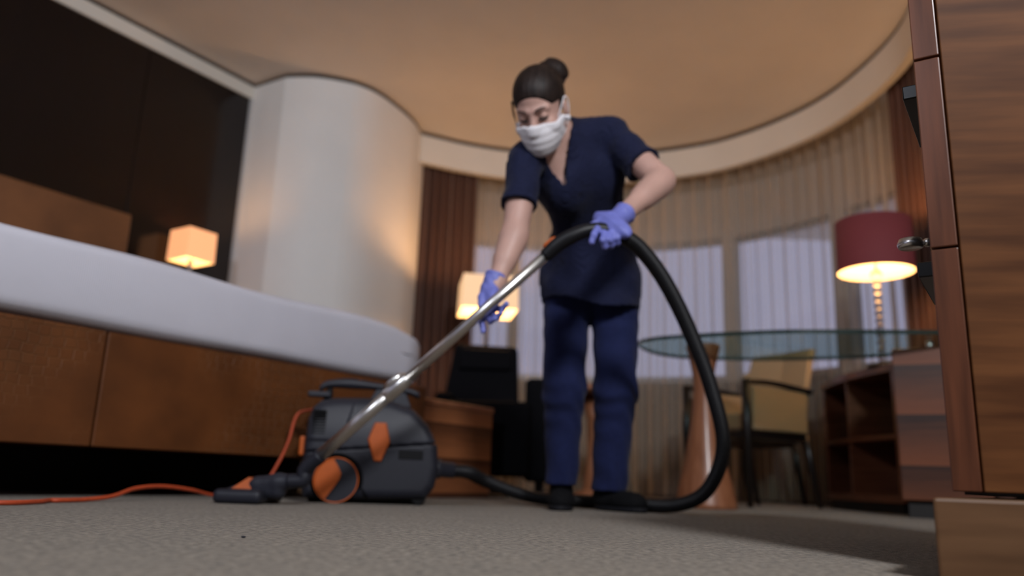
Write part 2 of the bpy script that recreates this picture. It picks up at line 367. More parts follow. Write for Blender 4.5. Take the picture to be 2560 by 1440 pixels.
def rcone(p, a, b, r1, r2):
    a = np.asarray(a, np.float32); ba = np.asarray(b, np.float32)-a; pa = p-a
    t = np.clip(pa@ba/np.dot(ba, ba), 0, 1)
    return np.linalg.norm(pa-t[:, None]*ba, axis=1)-(r1+(r2-r1)*t)
def ell(p, c, r, ax=None):
    q = p-np.asarray(c, np.float32)
    if ax is not None: q = q@np.asarray(ax, np.float32).T
    r = np.asarray(r, np.float32); k0 = np.linalg.norm(q/r, axis=1); k1 = np.linalg.norm(q/(r*r), axis=1)+1e-9
    return k0*(k0-1)/k1
def smin(a, b, k):
    h = np.clip(0.5+0.5*(b-a)/k, 0, 1); return b+(a-b)*h-k*h*(1-h)
def chain(p, pts, rs, k=0.02):
    d = None
    for i in range(len(pts)-1):
        e = rcone(p, pts[i], pts[i+1], rs[i], rs[i+1]); d = e if d is None else smin(d, e, k)
    return d
def half(p, o, n): return (p-np.asarray(o, np.float32))@np.asarray(n, np.float32)
def nrm(v): v = np.asarray(v, float); return v/np.linalg.norm(v)

# ---------------------------------------------------------------- room frame: u runs along the headboard wall, v towards it
AZ = math.radians(33.442); U = np.array((math.sin(AZ), math.cos(AZ))); V_ = np.array((-math.cos(AZ), math.sin(AZ)))
ROT = math.atan2(U[1], U[0])
def uv(u, v, z=0.0): p = U*u+V_*v; return (float(p[0]), float(p[1]), z)
HC = 2.65

# ---------------------------------------------------------------- setting
struct(mk('floor', [(-6, -4, 0), (5, -4, 0), (5, 8, 0), (-6, 8, 0)], [(0, 1, 2, 3)], M['carpet']))
struct(mk('ceiling', [(-6, -4, HC), (5, -4, HC), (5, 8, HC), (-6, 8, HC)], [(3, 2, 1, 0)], M['ceiling']))
struct(box('wall_back', -6, 3.2, -3.2, -3.1, 0, HC, M['wallpaint'], bev=0))
struct(box('wall_right', 2.30, 2.4, -3.2, 3.45, 0, HC, M['wallpaint'], bev=0))
# headboard wall: dark lacquered panels with a joint, grey trim, white band above
HV = 4.236
hw = struct(thing('wall_left', '', 'wall', (0, 0, 0), ROT)); del hw['label']; del hw['category']
box('wall_core', -2.5, 3.14, HV+0.02, HV+0.15, 0, HC, M['wallpaint'], hw, bev=0)
for a, b in ((-2.5, -1.1), (-1.096, 0.35), (0.354, 1.326), (1.33, 2.385), (2.389, 3.118)):
    box('panel', a, b, HV, HV+0.02, 0.06, 2.532, M['darkpanel'], hw, bev=0.0015, seg=1)
box('band', -2.5, 3.14, HV-0.012, HV+0.02, 2.534, 2.622, M['fascia'], hw, bev=0.002)
box('shadow_gap', -2.5, 3.14, HV+0.004, HV+0.05, 2.622, HC, M['gap'], hw, bev=0)
box('edge_trim', 3.119, 3.15, HV-0.012, HV+0.02, 0.0, 2.534, M['trim'], hw, bev=0.002)
box('skirting', -2.5, 3.118, HV-0.01, HV+0.02, 0.0, 0.06, M['plinth'], hw, bev=0.002)
# rounded column
colpts = [uv(3.14, HV)[:2], uv(3.142, 4.078)[:2], uv(3.147, 3.93)[:2]]
arc = spline([colpts[-1], (-1.422, 4.776), (-1.317, 4.779), (-1.192, 4.813), (-1.069, 4.869), (-0.954, 4.991), (-0.844, 5.205), (-0.767, 5.406), (-0.733, 5.596)], 30)
colpoly = [tuple(p) for p in colpts[:-1]]+[tuple(p) for p in arc]+[(-0.70, 5.95), (-1.4, 6.3), (-2.2, 5.6)]
cc = struct(prism('wall_column', colpoly, 0, 2.622, M['plaster']))
gp = [(p[0], p[1]) for p in colpoly]
cen = np.mean(gp, axis=0); gp = [tuple(cen+(np.array(p)-cen)*0.975) for p in gp]
struct(prism('trim_1', gp, 2.622, HC, M['gap']))
# curved cornice over the curtains
CE = spline([(-0.745, 5.60), (-0.597, 5.679), (-0.447, 5.755), (-0.23, 5.835), (-0.008, 5.886), (0.4, 5.925), (0.75, 5.895), (1.089, 5.788), (1.316, 5.684), (1.527, 5.547),
             (1.751, 5.298), (1.934, 5.004), (2.041, 4.719), (2.095, 4.407), (2.113, 4.143), (2.10, 3.924), (2.063, 3.737), (2.02, 3.45)], 140)
T = np.gradient(CE, axis=0); T /= np.linalg.norm(T, axis=1)[:, None]; NO = np.stack([-T[:, 1], T[:, 0]], 1)   # outward (away from the room)
if NO[50] @ (CE[50]-np.array((0.5, 4.0))) < 0: NO = -NO
def off(d): return CE+NO*d
def ribbon(name, d0, d1, z0, z1, m, i0=0, i1=None, parent=None):
    a, b = off(d0)[i0:i1], off(d1)[i0:i1]; k = len(a); vs = []; fs = []
    for i in range(k): vs += [(a[i][0], a[i][1], z0), (a[i][0], a[i][1], z1), (b[i][0], b[i][1], z1), (b[i][0], b[i][1], z0)]
    for i in range(k-1):
        for j in range(4): fs.append((4*i+j, 4*i+(j+1) % 4, 4*i+4+(j+1) % 4, 4*i+4+j))
    fs += [(0, 1, 2, 3), (4*k-1, 4*k-2, 4*k-3, 4*k-4)]
    bm = bmesh.new(); bv = [bm.verts.new(v) for v in vs]
    for f in fs: bm.faces.new([bv[q] for q in f])
    return frombm(name, bm, m, parent)
struct(ribbon('trim_2', 0.0, 0.05, 2.40, 2.618, M['fascia']))
struct(ribbon('trim_3', 0.012, 0.05, 2.618, HC, M['gap']))
# outer wall with windows
struct(ribbon('wall_window_lower', 0.36, 0.48, 0, 0.86, M['lowerwall']))
struct(ribbon('wall_window_upper', 0.36, 0.48, 1.98, HC, M['outerwall']))
piers = [(0, 12), (25, 28), (46, 48), (68, 71), (89, 93), (105, 109), (115, 140)]
for a, b in piers: struct(ribbon('wall_pier', 0.36, 0.48, 0.86, 1.98, M['outerwall'], a, b))
wn = 1
for k in range(len(piers)-1):
    a, b = piers[k][1]-1, piers[k+1][0]+1
    w = struct(ribbon('window_%d' % wn, 0.40, 0.44, 0.86, 0.91, M['alu'], a, b)); wn += 1
    ribbon('window_pane', 0.415, 0.422, 0.90, 1.95, M['pane'], a, b, w)
    ribbon('head_frame', 0.40, 0.44, 1.94, 1.98, M['alu'], a, b, w)
# curtains: pleated cloth hung behind the cornice
def pleats(name, i0, i1, d, amp, waves, m, z0=0.02, z1=2.56, seed=1):
    rng = np.random.RandomState(seed); base = off(d); nb = NO
    n = int(waves*10); xs = np.linspace(i0, i1, n)
    ph = np.linspace(0, waves*2*math.pi, n)+np.cumsum(rng.randn(n))*0.16
    am = amp*(0.75+0.5*np.interp(np.arange(n), np.linspace(0, n, int(waves)+2), rng.rand(int(waves)+2)))
    zs = np.linspace(z0, z1, 9); vs, fs = [], []
    for kz, z in enumerate(zs):
        flare = 0.75+0.25*(1-(z-z0)/(z1-z0))
        for i in range(n):
            px = np.interp(xs[i], np.arange(len(base)), base[:, 0]); py = np.interp(xs[i], np.arange(len(base)), base[:, 1])
            nx = np.interp(xs[i], np.arange(len(base)), nb[:, 0]); ny = np.interp(xs[i], np.arange(len(base)), nb[:, 1])
            s = am[i]*flare*math.sin(ph[i]+0.25*math.sin(z*2+i*0.05))
            vs.append((px+nx*s, py+ny*s, z))
    for k in range(len(zs)-1):
        for i in range(n-1): fs.append((k*n+i, k*n+i+1, (k+1)*n+i+1, (k+1)*n+i))
    return mk(name, vs, fs, m, None, True)
tag(pleats('sheer_curtain', 10, 116, 0.17, 0.034, 33, M['sheer'], seed=3), 'long beige see-through sheer curtain hanging across the curved windows', 'curtain')
tag(pleats('drape', 0, 16, 0.10, 0.033, 8, M['drape'], seed=5), 'dark brown floor-length drape between the white column and the sheer curtain', 'curtain', 'heavy brown drapes')
tag(pleats('drape', 113, 139, 0.10, 0.035, 12, M['drape'], seed=8), 'dark brown floor-length drape behind the red lamp at the right', 'curtain', 'heavy brown drapes')

# ---------------------------------------------------------------- bed
bed = thing('bed', 'large stripped bed with white ribbed sheet on a brown leather base', 'bed', uv(1.75, 3.25), ROT)
def bl(u0, u1, v0, v1): return (u0-1.75, u1-1.75, v0-3.25, v1-3.25)
def mattress():
    u0, u1, v0, v1 = bl(0.80, 2.760, 2.295, 3.90); bm = bmesh.new()
    nx, ny, nz = 64, 50, 10; r = 0.045
    bmesh.ops.create_cube(bm, size=1.0)
    bmesh.ops.subdivide_edges(bm, edges=bm.edges[:], cuts=31, use_grid_fill=True)
    hx, hy, hz = (u1-u0)/2, (v1-v0)/2, 0.13
    for v in bm.verts:
        p = np.array((v.co.x*2*hx, v.co.y*2*hy, v.co.z*2*hz)); q = np.clip(p, (-hx+r, -hy+r, -hz+r), (hx-r, hy-r, hz-r)); d = p-q
        # push surface points into a rounded box
        L = np.linalg.norm(d)
        if L > 1e-6: p = q+d/L*min(r, L) if (np.abs(d) > 1e-6).sum() > 1 else p
        uu = (p[0]+(u0+u1)/2+1.75)
        top = 0.7405
        z = 0.488+(p[2]+hz)/(2*hz)*(top-0.488)
        # soft corner sag and cloth unevenness
        z += -0.042*math.exp(-((uu-2.80)/0.16)**2)*(p[2] > 0)+0.004*math.sin(uu*7.0+p[1]*3)*(0.4+p[2]/hz)
        y = p[1]+(v0+v1)/2+0.008*math.sin(uu*4.3+z*9)*(1 if p[1] < 0 else 0)-0.012*(1-((z-0.62)/0.14)**2)*(p[1] < -hy+0.01)
        v.co = Vector((p[0]+(u0+u1)/2, y, z))
    return frombm('mattress', bm, M['sheet'], bed, True)
mattress()
u0, u1, v0, v1 = bl(0.775, 2.82, 2.31, 3.90)
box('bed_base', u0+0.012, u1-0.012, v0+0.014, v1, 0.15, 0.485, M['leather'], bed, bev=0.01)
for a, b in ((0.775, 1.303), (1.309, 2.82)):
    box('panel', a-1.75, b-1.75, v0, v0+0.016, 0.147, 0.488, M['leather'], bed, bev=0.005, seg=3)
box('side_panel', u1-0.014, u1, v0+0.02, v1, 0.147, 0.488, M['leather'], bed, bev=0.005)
box('plinth', u0+0.45, u1-0.10, 2.97-3.25, v1-0.1, 0.0, 0.15, M['plinth'], bed, bev=0.003)
box('headboard', -0.4-1.75, 2.24-1.75, 3.905-3.25, HV-3.25-0.002, 0.15, 1.388, M['headboard'], bed, bev=0.012, seg=3)

# nightstand and its lamp
ns = thing('nightstand', 'dark wooden nightstand behind the bed beside the white column', 'nightstand', uv(2.70, 4.08), ROT)
box('body', -0.165, 0.165, -0.165, 0.15, 0.06, 0.58, M['woodred'], ns, bev=0.006)
box('top', -0.175, 0.175, -0.17, 0.15, 0.58, 0.605, M['blackwood'], ns, bev=0.004)
dr = box('drawer', -0.15, 0.15, -0.175, -0.165, 0.32, 0.55, M['woodred'], ns, bev=0.004)
box('handle', -0.05, 0.05, -0.183, -0.175, 0.43, 0.445, M['chrome'], dr, bev=0.003)
box('plinth', -0.14, 0.14, -0.14, 0.14, 0, 0.06, M['plinth'], ns, bev=0.002)

def point(name, loc, power, col, r, parent):
    l = bpy.data.lights.new(name, 'POINT'); l.energy = power; l.color = col; l.shadow_soft_size = r
    o = bpy.data.objects.new(name, l); C.objects.link(o); o.location = loc; o.parent = parent
WARM = (1.0, 0.55, 0.26)
def square_shade(parent, w, z0, z1, mo, taper=0.97):
    t = 0.003; bm = bmesh.new()
    def ring(h, z): return [bm.verts.new((sx*h, sy*h, z)) for sx, sy in ((-1, -1), (1, -1), (1, 1), (-1, 1))]
    a, b = ring(w, z0), ring(w*taper, z1); c, d = ring(w-t, z0), ring((w-t)*taper, z1)
    fo = []; fi = []
    for i in range(4):
        j = (i+1) % 4
        fo.append(bm.faces.new((a[i], a[j], b[j], b[i]))); fi.append(bm.faces.new((c[j], c[i], d[i], d[j])))
        fo.append(bm.faces.new((b[i], b[j], d[j], d[i]))); fo.append(bm.faces.new((a[j], a[i], c[i], c[j])))
    o = frombm('lamp_shade', bm, mo, parent); o.data.materials.append(M['shadein'])
    for p in o.data.polygons:
        if p.center.xy.length < w*0.9935*0.985*taper and abs(p.normal.z) < 0.5: p.material_index = 1
    for p in o.data.polygons:
        if abs(p.normal.z) < 0.5 and (p.normal.x*p.center.x+p.normal.y*p.center.y) < 0: p.material_index = 1
    return o
def bulb(parent, z, r=0.03):
    lathe('bulb', [(0.012, z-0.05), (0.016, z-0.035), (r, z), (r*0.85, z+0.018), (r*0.4, z+0.03)], M['bulb'], parent, 16)
lp = thing('table_lamp', 'square cream shaded lamp glowing behind the bed against the dark wall', 'lamp', uv(2.735, 4.085, 0.606), ROT)
box('lamp_base', -0.06, 0.06, -0.06, 0.06, 0, 0.02, M['chrome'], lp, bev=0.004)
lathe('stem', [(0.012, 0.02), (0.012, 0.66), (0.018, 0.67), (0.018, 0.70)], M['chrome'], lp, 16)
square_shade(lp, 0.095, 0.668, 0.850, M['shadeA']); bulb(lp, 0.76)
point('bulb_light', (0, 0, 0.80), 3.0, WARM, 0.03, lp)

# ---------------------------------------------------------------- far corner: floor lamp, armchair, low cabinet, side table
fl = thing('floor_lamp', 'standing lamp with square ivory shade glowing beside the left brown drape', 'lamp', (-0.165, 5.28, 0), math.radians(8)); fl.scale = (1.07, 1.07, 1.07)
box('lamp_base', -0.14, 0.14, -0.14, 0.14, 0, 0.02, M['blackwood'], fl, bev=0.004)
lathe('pole', [(0.013, 0.02), (0.013, 1.10), (0.02, 1.11), (0.02, 1.15)], M['chrome'], fl, 16)
square_shade(fl, 0.176, 1.105, 1.315, M['shadeB']); bulb(fl, 1.2)
point('bulb_light', (0, 0, 1.25), 15.0, WARM, 0.04, fl)

ac = thing('armchair', 'black upholstered high-back armchair in front of the floor lamp', 'armchair', (-0.10, 4.72, 0), math.radians(-4)); ac.scale = (1.065, 1.0, 1.065)
box('seat', -0.20, 0.24, -0.40, 0.22, 0.10, 0.475, M['armchair'], ac, bev=0.03, seg=4)
def slab(name, poly, y0, y1, shear, m, parent, bev=0.02):
    bm = bmesh.new(); a = [bm.verts.new((x, y0+shear*z, z)) for x, z in poly]; b = [bm.verts.new((x, y1+shear*z, z)) for x, z in poly]; n = len(poly)
    bm.faces.new(a); bm.faces.new(b[::-1])
    for i in range(n): bm.faces.new((a[i], b[i], b[(i+1) % n], a[(i+1) % n]))
    bmesh.ops.recalc_face_normals(bm, faces=bm.faces)
    bmesh.ops.bevel(bm, geom=bm.edges[:], offset=bev, segments=3, profile=0.5, affect='EDGES')
    return frombm(name, bm, m, parent)
slab('backrest', [(-0.32, 0.30), (0.15, 0.30), (0.125, 0.845), (-0.245, 0.86)], 0.10, 0.22, 0.12, M['armchair'], ac, 0.025)
slab('headrest', [(-0.215, 0.70), (0.10, 0.70), (0.095, 0.82), (-0.205, 0.83)], 0.065, 0.12, 0.12, M['armchair'], ac, 0.02)
box('armrest', 0.205, 0.33, -0.36, 0.28, 0.08, 0.60, M['armchair'], ac, bev=0.03, seg=4)
box('armrest', -0.30, -0.205, -0.12, 0.28, 0.08, 0.54, M['armchair'], ac, bev=0.03, seg=4)
for sx in (-0.24, 0.28):
    for sy in (-0.15, 0.24): box('leg', sx-0.02, sx+0.02, sy-0.02, sy+0.02, 0, 0.1, M['blackwood'], ac, bev=0.003)

lc = thing('low_cabinet', 'low cabinet of banded reddish veneer between the bed and black armchair', 'cabinet', uv(3.115, 2.60), ROT)
box('body', -0.275, 0.29, -0.26, 0.0, 0.0, 0.418, M['band2'], lc, bev=0.003)
box('top', -0.28, 0.295, -0.265, 0.005, 0.42, 0.447, M['woodleg'], lc, bev=0.004)

st = thing('side_table', 'small round wooden side table seen behind the cleaner\'s legs', 'table', (0.52, 4.74, 0))
lathe('table_top', [(0.237, 0.60), (0.25, 0.61), (0.25, 0.633), (0.24, 0.64)], M['woodleg'], st, 40)
lathe('pedestal', [(0.13, 0.0), (0.125, 0.03), (0.07, 0.06), (0.045, 0.25), (0.05, 0.45), (0.09, 0.599)], M['woodleg'], st, 32)

# ---------------------------------------------------------------- desk: glass top on turned leg and veneer cabinet
gt = thing('desk_table', 'desk with rounded glass top on one flared wooden leg', 'table', (0.90, 3.66, 0))
gpoly = spline([(0.605, 3.70), (0.66, 3.58), (0.76, 3.50), (0.88, 3.43), (1.12, 3.31), (1.32, 3.26), (1.73, 3.20), (1.95, 3.22), (2.02, 3.40), (1.95, 3.68), (1.70, 3.90), (1.42, 4.03), (1.18, 4.09), (0.95, 4.10), (0.77, 4.02), (0.655, 3.86)], 72, closed=True)[:-1]
gp = [(p[0]-0.90, p[1]-3.66) for p in gpoly]
bm = bmesh.new(); zt0, zt1 = 0.735, 0.752
va = [bm.verts.new((x, y, zt0)) for x, y in gp]; bm.faces.new(va[::-1])
vb = [bm.verts.new((x, y, zt1)) for x, y in gp]; bm.faces.new(vb)
gtop = frombm('glass_top', bm, M['tableglass'], gt)
vs = [(x, y, zt0) for x, y in gp]+[(x, y, zt1) for x, y in gp]; n = len(gp)
mk('glass_edge', vs, [(i, (i+1) % n, n+(i+1) % n, n+i) for i in range(n)], M['glassedge'], gtop, True)
lathe('leg', [(0.138, 0.0), (0.134, 0.02), (0.118, 0.10), (0.094, 0.20), (0.070, 0.33), (0.052, 0.45), (0.046, 0.54), (0.052, 0.61), (0.066, 0.68), (0.078, 0.72), (0.078, 0.7345)], M['woodleg'], gt, 48)
pd = thing('desk_cabinet', 'banded veneer cabinet carrying the right end of the glass desk top', 'cabinet', (1.80, 3.40, 0), math.radians(-27))
box('body', -0.13, 0.20, -0.09, 0.22, 0.07, 0.70, M['band'], pd, bev=0.004)
box('plinth', -0.11, 0.18, -0.06, 0.20, 0, 0.07, M['plinth'], pd, bev=0.002)
for px, py in ((0.02, -0.04), (0.11, -0.05)): lathe('glass_support', [(0.014, 0.70), (0.014, 0.7345)], M['chrome'], pd, 16, px, py)

# open shelf unit behind the desk
su = thing('shelf_unit', 'open red-brown shelf unit standing behind the glass desk below the lamp', 'shelf', (1.85, 4.18, 0))
def wall(name, x0, y0, x1, y1, z0, z1, t, m, parent):
    d = nrm((x1-x0, y1-y0)); nn = np.array((-d[1], d[0]))*t/2
    return prism(name, [(x0+nn[0], y0+nn[1]), (x0-nn[0], y0-nn[1]), (x1-nn[0], y1-nn[1]), (x1+nn[0], y1+nn[1])], z0, z1, m, parent, bev=0.002)
front = spline([(0.0, 0.52), (-0.055, 0.20), (-0.06, -0.10), (-0.02, -0.42)], 16)
back = [(0.20, -0.42), (0.21, -0.05), (0.20, 0.25), (0.16, 0.52)]
spoly = [tuple(p) for p in front]+back
for z0, z1, nm, mm in ((0.05, 0.085, 'bottom_board', M['woodred']), (0.345, 0.367, 'shelf', M['woodred']), (0.665, 0.70, 'top_board', M['woodred'])):
    prism(nm, spoly, z0, z1, mm, su, bev=0.002)
prism('plinth', [tuple(np.array(p)*0.93+np.array((0.015, 0.0))) for p in spoly], 0, 0.05, M['plinth'], su)
wall('side_board', 0.01, 0.505, 0.15, 0.505, 0.085, 0.665, 0.03, M['woodred'], su)
wall('divider', -0.05, 0.05, 0.19, 0.05, 0.085, 0.345, 0.022, M['woodred'], su)
wall('divider', -0.05, 0.05, 0.19, 0.05, 0.367, 0.665, 0.022, M['woodred'], su)
wall('side_board', -0.02, -0.405, 0.19, -0.405, 0.085, 0.665, 0.03, M['woodred'], su)
wall('back_board', 0.195, -0.39, 0.203, -0.02, 0.085, 0.665, 0.012, M['plinth'], su)
wall('back_board', 0.203, -0.02, 0.155, 0.50, 0.085, 0.665, 0.012, M['plinth'], su)
# red drum lamp with crystal stem
rl = thing('table_lamp', 'table lamp with red drum shade and stacked crystal ball stem', 'lamp', (1.865, 3.93, 0.7005))
lathe('lamp_base', [(0.075, 0), (0.075, 0.012), (0.03, 0.02), (0.02, 0.03)], M['blackwood'], rl, 32)
z = 0.03
for k in range(12):
    r = 0.0205 if k < 11 else 0.031
    bm = bmesh.new(); bmesh.ops.create_icosphere(bm, subdivisions=2, radius=r)
    for v in bm.verts: v.co.z = v.co.z*0.93+z+r*0.93
    frombm('crystal_ball', bm, M['crystal'], rl, False); z += 2*r*0.93
lathe('stem', [(0.007, z), (0.007, z+0.06)], M['chrome'], rl, 12)
zs0, zs1 = 0.492, 0.762; rs = 0.186
lathe('lamp_shade', [(rs, zs0), (rs*0.985, zs1), (rs*0.985-0.003, zs1), (rs*0.985-0.0035, zs1)], M['redshade'], rl, 56, cap=False)
lathe('shade_lining', [(rs-0.003, zs0), (rs*0.985-0.004, zs1)], M['shadein'], rl, 56, cap=False)
bulb(rl, 0.60); point('bulb_light', (0, 0, 0.66), 10.0, WARM, 0.04, rl)

# chairs at the desk
def make_chair(label, loc, rz):
    c = thing('armchair', label, 'chair', loc, rz, 'tan upholstered chairs at the desk')
    # local: front is -x
    box('seat', -0.23, 0.24, -0.20, 0.20, 0.385, 0.475, M['tan'], c, bev=0.02, seg=3)
    box('seat_frame', -0.235, 0.245, -0.215, 0.215, 0.345, 0.385, M['blackwood'], c, bev=0.004)
    bm = bmesh.new()
    vs = []
    for z, x in ((0.40, 0.20), (0.62, 0.245), (0.86, 0.315)):
        vs.append([bm.verts.new((x+dx, y, z+0.0)) for dx, y in ((-0.03, -0.215), (0.01, 0), (-0.03, 0.215), (0.015, 0.215), (0.055, 0), (0.015, -0.215))])
    for a, b in zip(vs, vs[1:]):
        for i in range(6): bm.faces.new((a[i], a[(i+1) % 6], b[(i+1) % 6], b[i]))
    bm.faces.new(vs[0][::-1]); bm.faces.new(vs[-1])
    bmesh.ops.bevel(bm, geom=bm.edges[:], offset=0.008, segments=2, profile=0.5, affect='EDGES')
    frombm('backrest', bm, M['tan'], c)
    for s in (-1, 1):
        box('side_panel', -0.19, 0.22, s*0.212-0.016, s*0.212+0.016, 0.385, 0.612, M['tan'], c, bev=0.012, seg=3)
        tube('armrest', spline([(-0.235, s*0.225, 0.63), (-0.05, s*0.228, 0.635), (0.26, s*0.222, 0.615)], 14), 0.016, M['blackwood'], c, 10)
        tube('leg', [(-0.235, s*0.222, 0.64), (-0.235, s*0.222, 0.40), (-0.222, s*0.215, 0.0)], [0.022, 0.024, 0.015], M['blackwood'], c, 10)
        tube('leg', [(0.22, s*0.205, 0.40), (0.245, s*0.21, 0.22), (0.30, s*0.215, 0.0)], [0.02, 0.018, 0.013], M['blackwood'], c, 10)
    return c
c1 = make_chair('tan chair with black arms right of the flared leg, nearer the shelf unit', (1.315, 4.40, 0), math.radians(30))
c2 = copy_tree(c1); c2['label'] = 'tan chair half hidden behind the hanging hose and flared wooden leg'
c2.location = (1.50, 5.10, 0); c2.rotation_euler = (0, 0, math.radians(34))

# ---------------------------------------------------------------- low wardrobe/cabinet at the right edge
wd = thing('wardrobe_cabinet', 'walnut veneer cabinet with dark joints filling the right edge, on a low plinth', 'cabinet', (0.62, 1.05, 0))
S0 = np.array((0.588, 1.072)); dS = nrm((0.834, -0.551)); S1 = S0+dS*0.034
o2 = np.array((0.62, 1.05)); dP = nrm((1.0, -0.17)); P0 = S1+dS*0.003; P1 = P0+dP*0.55; inn = np.array((0.17, 1.0))*0.5
wz = 0.93
for z0, z1 in ((0.104, 0.4335), (0.437, 0.7265), (0.730, wz)):
    e = np.array((0.551, 0.834))*0.05
    prism('stile', [tuple(S0-o2), tuple(S1-o2), tuple(S1+e-o2), tuple(S0+e-o2)], z0, z1, M['woodstrip'], wd, bev=0.0015)
prism('door', [tuple(P0-o2), tuple(P1-o2), tuple(P1+nrm(inn)*0.02-o2), tuple(P0+nrm(inn)*0.02-o2)], 0.104, wz, M['wood'], wd, bev=0.0015)
prism('carcass', [tuple(S0+e*0.5+dS*0.012-o2), tuple(P0+np.array((0.02, 0.026))-o2), tuple(P1+np.array((0, 0.024))-o2), tuple(P1+np.array((0, 0.45))-o2), tuple(S0+e*0.9+np.array((0.35, 0.5))-o2)], 0.1, wz, M['blackwood'], wd)
prism('plinth', [(0.515-0.62, 0.985-1.05), (1.12-0.62, 0.86-1.05), (1.12-0.62, 1.6-1.05), (0.92-0.62, 1.6-1.05), (0.60-0.62, 1.11-1.05)], 0.0, 0.0955, M['woodlight'], wd, bev=0.004)
for z0 in (0.425, 0.725):
    q = S0+np.array((0.551, 0.834))*0.12
    a = q+dS*(-0.030); b = q+dS*0.03; ee = np.array((0.551, 0.834))*0.22
    prism('bracket_shelf', [tuple(a-o2), tuple(b-o2), tuple(b+ee-o2), tuple(a+ee-o2)], z0, z0+0.024, M['blackshelf'], wd, bev=0.002, label='black shelf board sticking out behind the stile')
rd = thing('reading_lamp', 'small chrome swing-arm lamp reaching out from behind the walnut cabinet', 'lamp', (0.788, 1.42, 0.031))
def pxw(x): return x
tube('arm', [(0.048, 0.025, 0.520), (0.030, 0.03, 0.533), (0.008, 0.04, 0.5385)], 0.004, M['chrome'], rd, 10)
bm = bmesh.new(); bmesh.ops.create_icosphere(bm, subdivisions=2, radius=0.009); bmesh.ops.translate(bm, verts=bm.verts, vec=(0.008, 0.04, 0.5385)); frombm('joint', bm, M['chrome'], rd, True)
lathe('lamp_head', [(0.006, 0.548), (0.02, 0.545), (0.024, 0.535), (0.022, 0.528), (0.018, 0.526)], M['chrome'], rd, 24, -0.022, 0.045)

# ---------------------------------------------------------------- vacuum cleaner
VB = np.array((-0.475, 2.86, 0.0)); VR = math.radians(11)
vac = thing('vacuum_cleaner', 'charcoal canister vacuum cleaner with orange latches, hose and chrome wand', 'vacuum cleaner', tuple(VB), VR)
cv, sv = math.cos(VR), math.sin(VR)
def tov(p):    # world -> vacuum-local
    p = np.asarray(p, float)-VB; return np.array((p[0]*cv+p[1]*sv, -p[0]*sv+p[1]*cv, p[2]))
K = 0.00140
prof = [((x-925)*K, (1252-y)*K) for x, y in [(764, 1150), (768, 1060), (776, 1030), (796, 1011), (830, 1003), (900, 999), (965, 1003), (1018, 1022), (1058, 1062), (1082, 1110), (1088, 1165), (1080, 1210), (1058, 1238), (900, 1242), (772, 1242), (762, 1205)]]
def sdpoly(q, poly):
    poly = np.array(poly, np.float32); d = np.full(len(q), 1e9, np.float32); s = np.ones(len(q), np.float32); n = len(poly); j = n-1
    for i in range(n):
        e = poly[j]-poly[i]; w = q-poly[i]; t = np.clip(w@e/(e@e), 0, 1); b = w-t[:, None]*e; d = np.minimum(d, (b*b).sum(1))
        c1 = q[:, 1] >= poly[i][1]; c2 = q[:, 1] < poly[j][1]; c3 = e[0]*w[:, 1] > e[1]*w[:, 0]
        s = np.where((c1 & c2 & c3) | (~c1 & ~c2 & ~c3), -s, s); j = i
    return s*np.sqrt(d)
def vbody(p, hw=0.140, r=0.032):
    d2 = sdpoly(p[:, [0, 2]], prof)+r
    wy = hw-0.06*np.clip((p[:, 2]-0.2)/0.2, 0, 1)**2
    dy = np.abs(p[:, 1])-(wy-r)
    return np.minimum(np.maximum(d2, dy), 0)+np.sqrt(np.maximum(d2, 0)**2+np.maximum(dy, 0)**2)-r
lid_line = lambda p: p[:, 2]-(0.185+0.10*p[:, 0])
arch = lambda p: np.maximum(np.sqrt((p[:, 0]+0.112)**2+(p[:, 2]-0.074)**2)-0.083, np.minimum(p[:, 1]+0.112, 0.112-p[:, 1])*np.where(np.abs(p[:, 1]) > 0.1, 1, 1))
def tub(p):
    d = np.maximum(vbody(p), lid_line(p)+0.0015)
    cyl = np.sqrt((p[:, 0]+0.112)**2+(p[:, 2]-0.074)**2)-0.082
    a = np.maximum(cyl, 0.105-np.abs(p[:, 1]))
    groove = np.abs(p[:, 2]-(0.115+0.12*(p[:, 0]-0.1)))-0.003
    d = np.where(np.abs(p[:, 1]) > 0, np.maximum(d, -a), d)
    return d
lo, hi = (-0.25, -0.16, -0.01), (0.25, 0.16, 0.38)
surfobj('tub', tub, lo, hi, 0.005, M['vac'], vac, (0, 0, 0))
# raised side shoulder on the lid
surfobj('lid', lambda p: np.maximum(np.minimum(vbody(p), np.maximum(vbody(p, 0.146), np.maximum(p[:, 0]+0.095-0.25*(p[:, 2]-0.24), -(p[:, 2]-0.20)))), -lid_line(p)+0.0015), lo, hi, 0.005, M['vac2'], vac, (0, 0, 0))
# handle, its posts and the rear hook
bm = bmesh.new()
hp = spline([(-0.195, 0, 0.383), (-0.17, 0, 0.402), (-0.09, 0, 0.409), (0.02, 0, 0.402), (0.12, 0, 0.392), (0.155, 0, 0.378)], 24)
hvs, hfs = [], []
for i, p in enumerate(hp):
    w = 0.035; th = 0.010+0.006*math.exp(-((p[0]+0.09)/0.06)**2)
    for sy, sz in ((-w, -th), (w, -th), (w*1.0, th*0.3), (w*0.7, th), (-w*0.7, th), (-w, th*0.3)): hvs.append((p[0], p[1]+sy, p[2]+sz))
for i in range(len(hp)-1):
    for j in range(6): hfs.append((i*6+j, i*6+(j+1) % 6, i*6+6+(j+1) % 6, i*6+6+j))
hfs += [tuple(range(6))[::-1], tuple((len(hp)-1)*6+j for j in range(6))]
mk('handle', hvs, hfs, M['vac2'], vac, True)
slab('handle_post', [(-0.03, 0.335), (0.13, 0.33), (0.105, 0.39), (0.005, 0.397)], -0.03, 0.03, 0, M['vac2'], vac, 0.006)
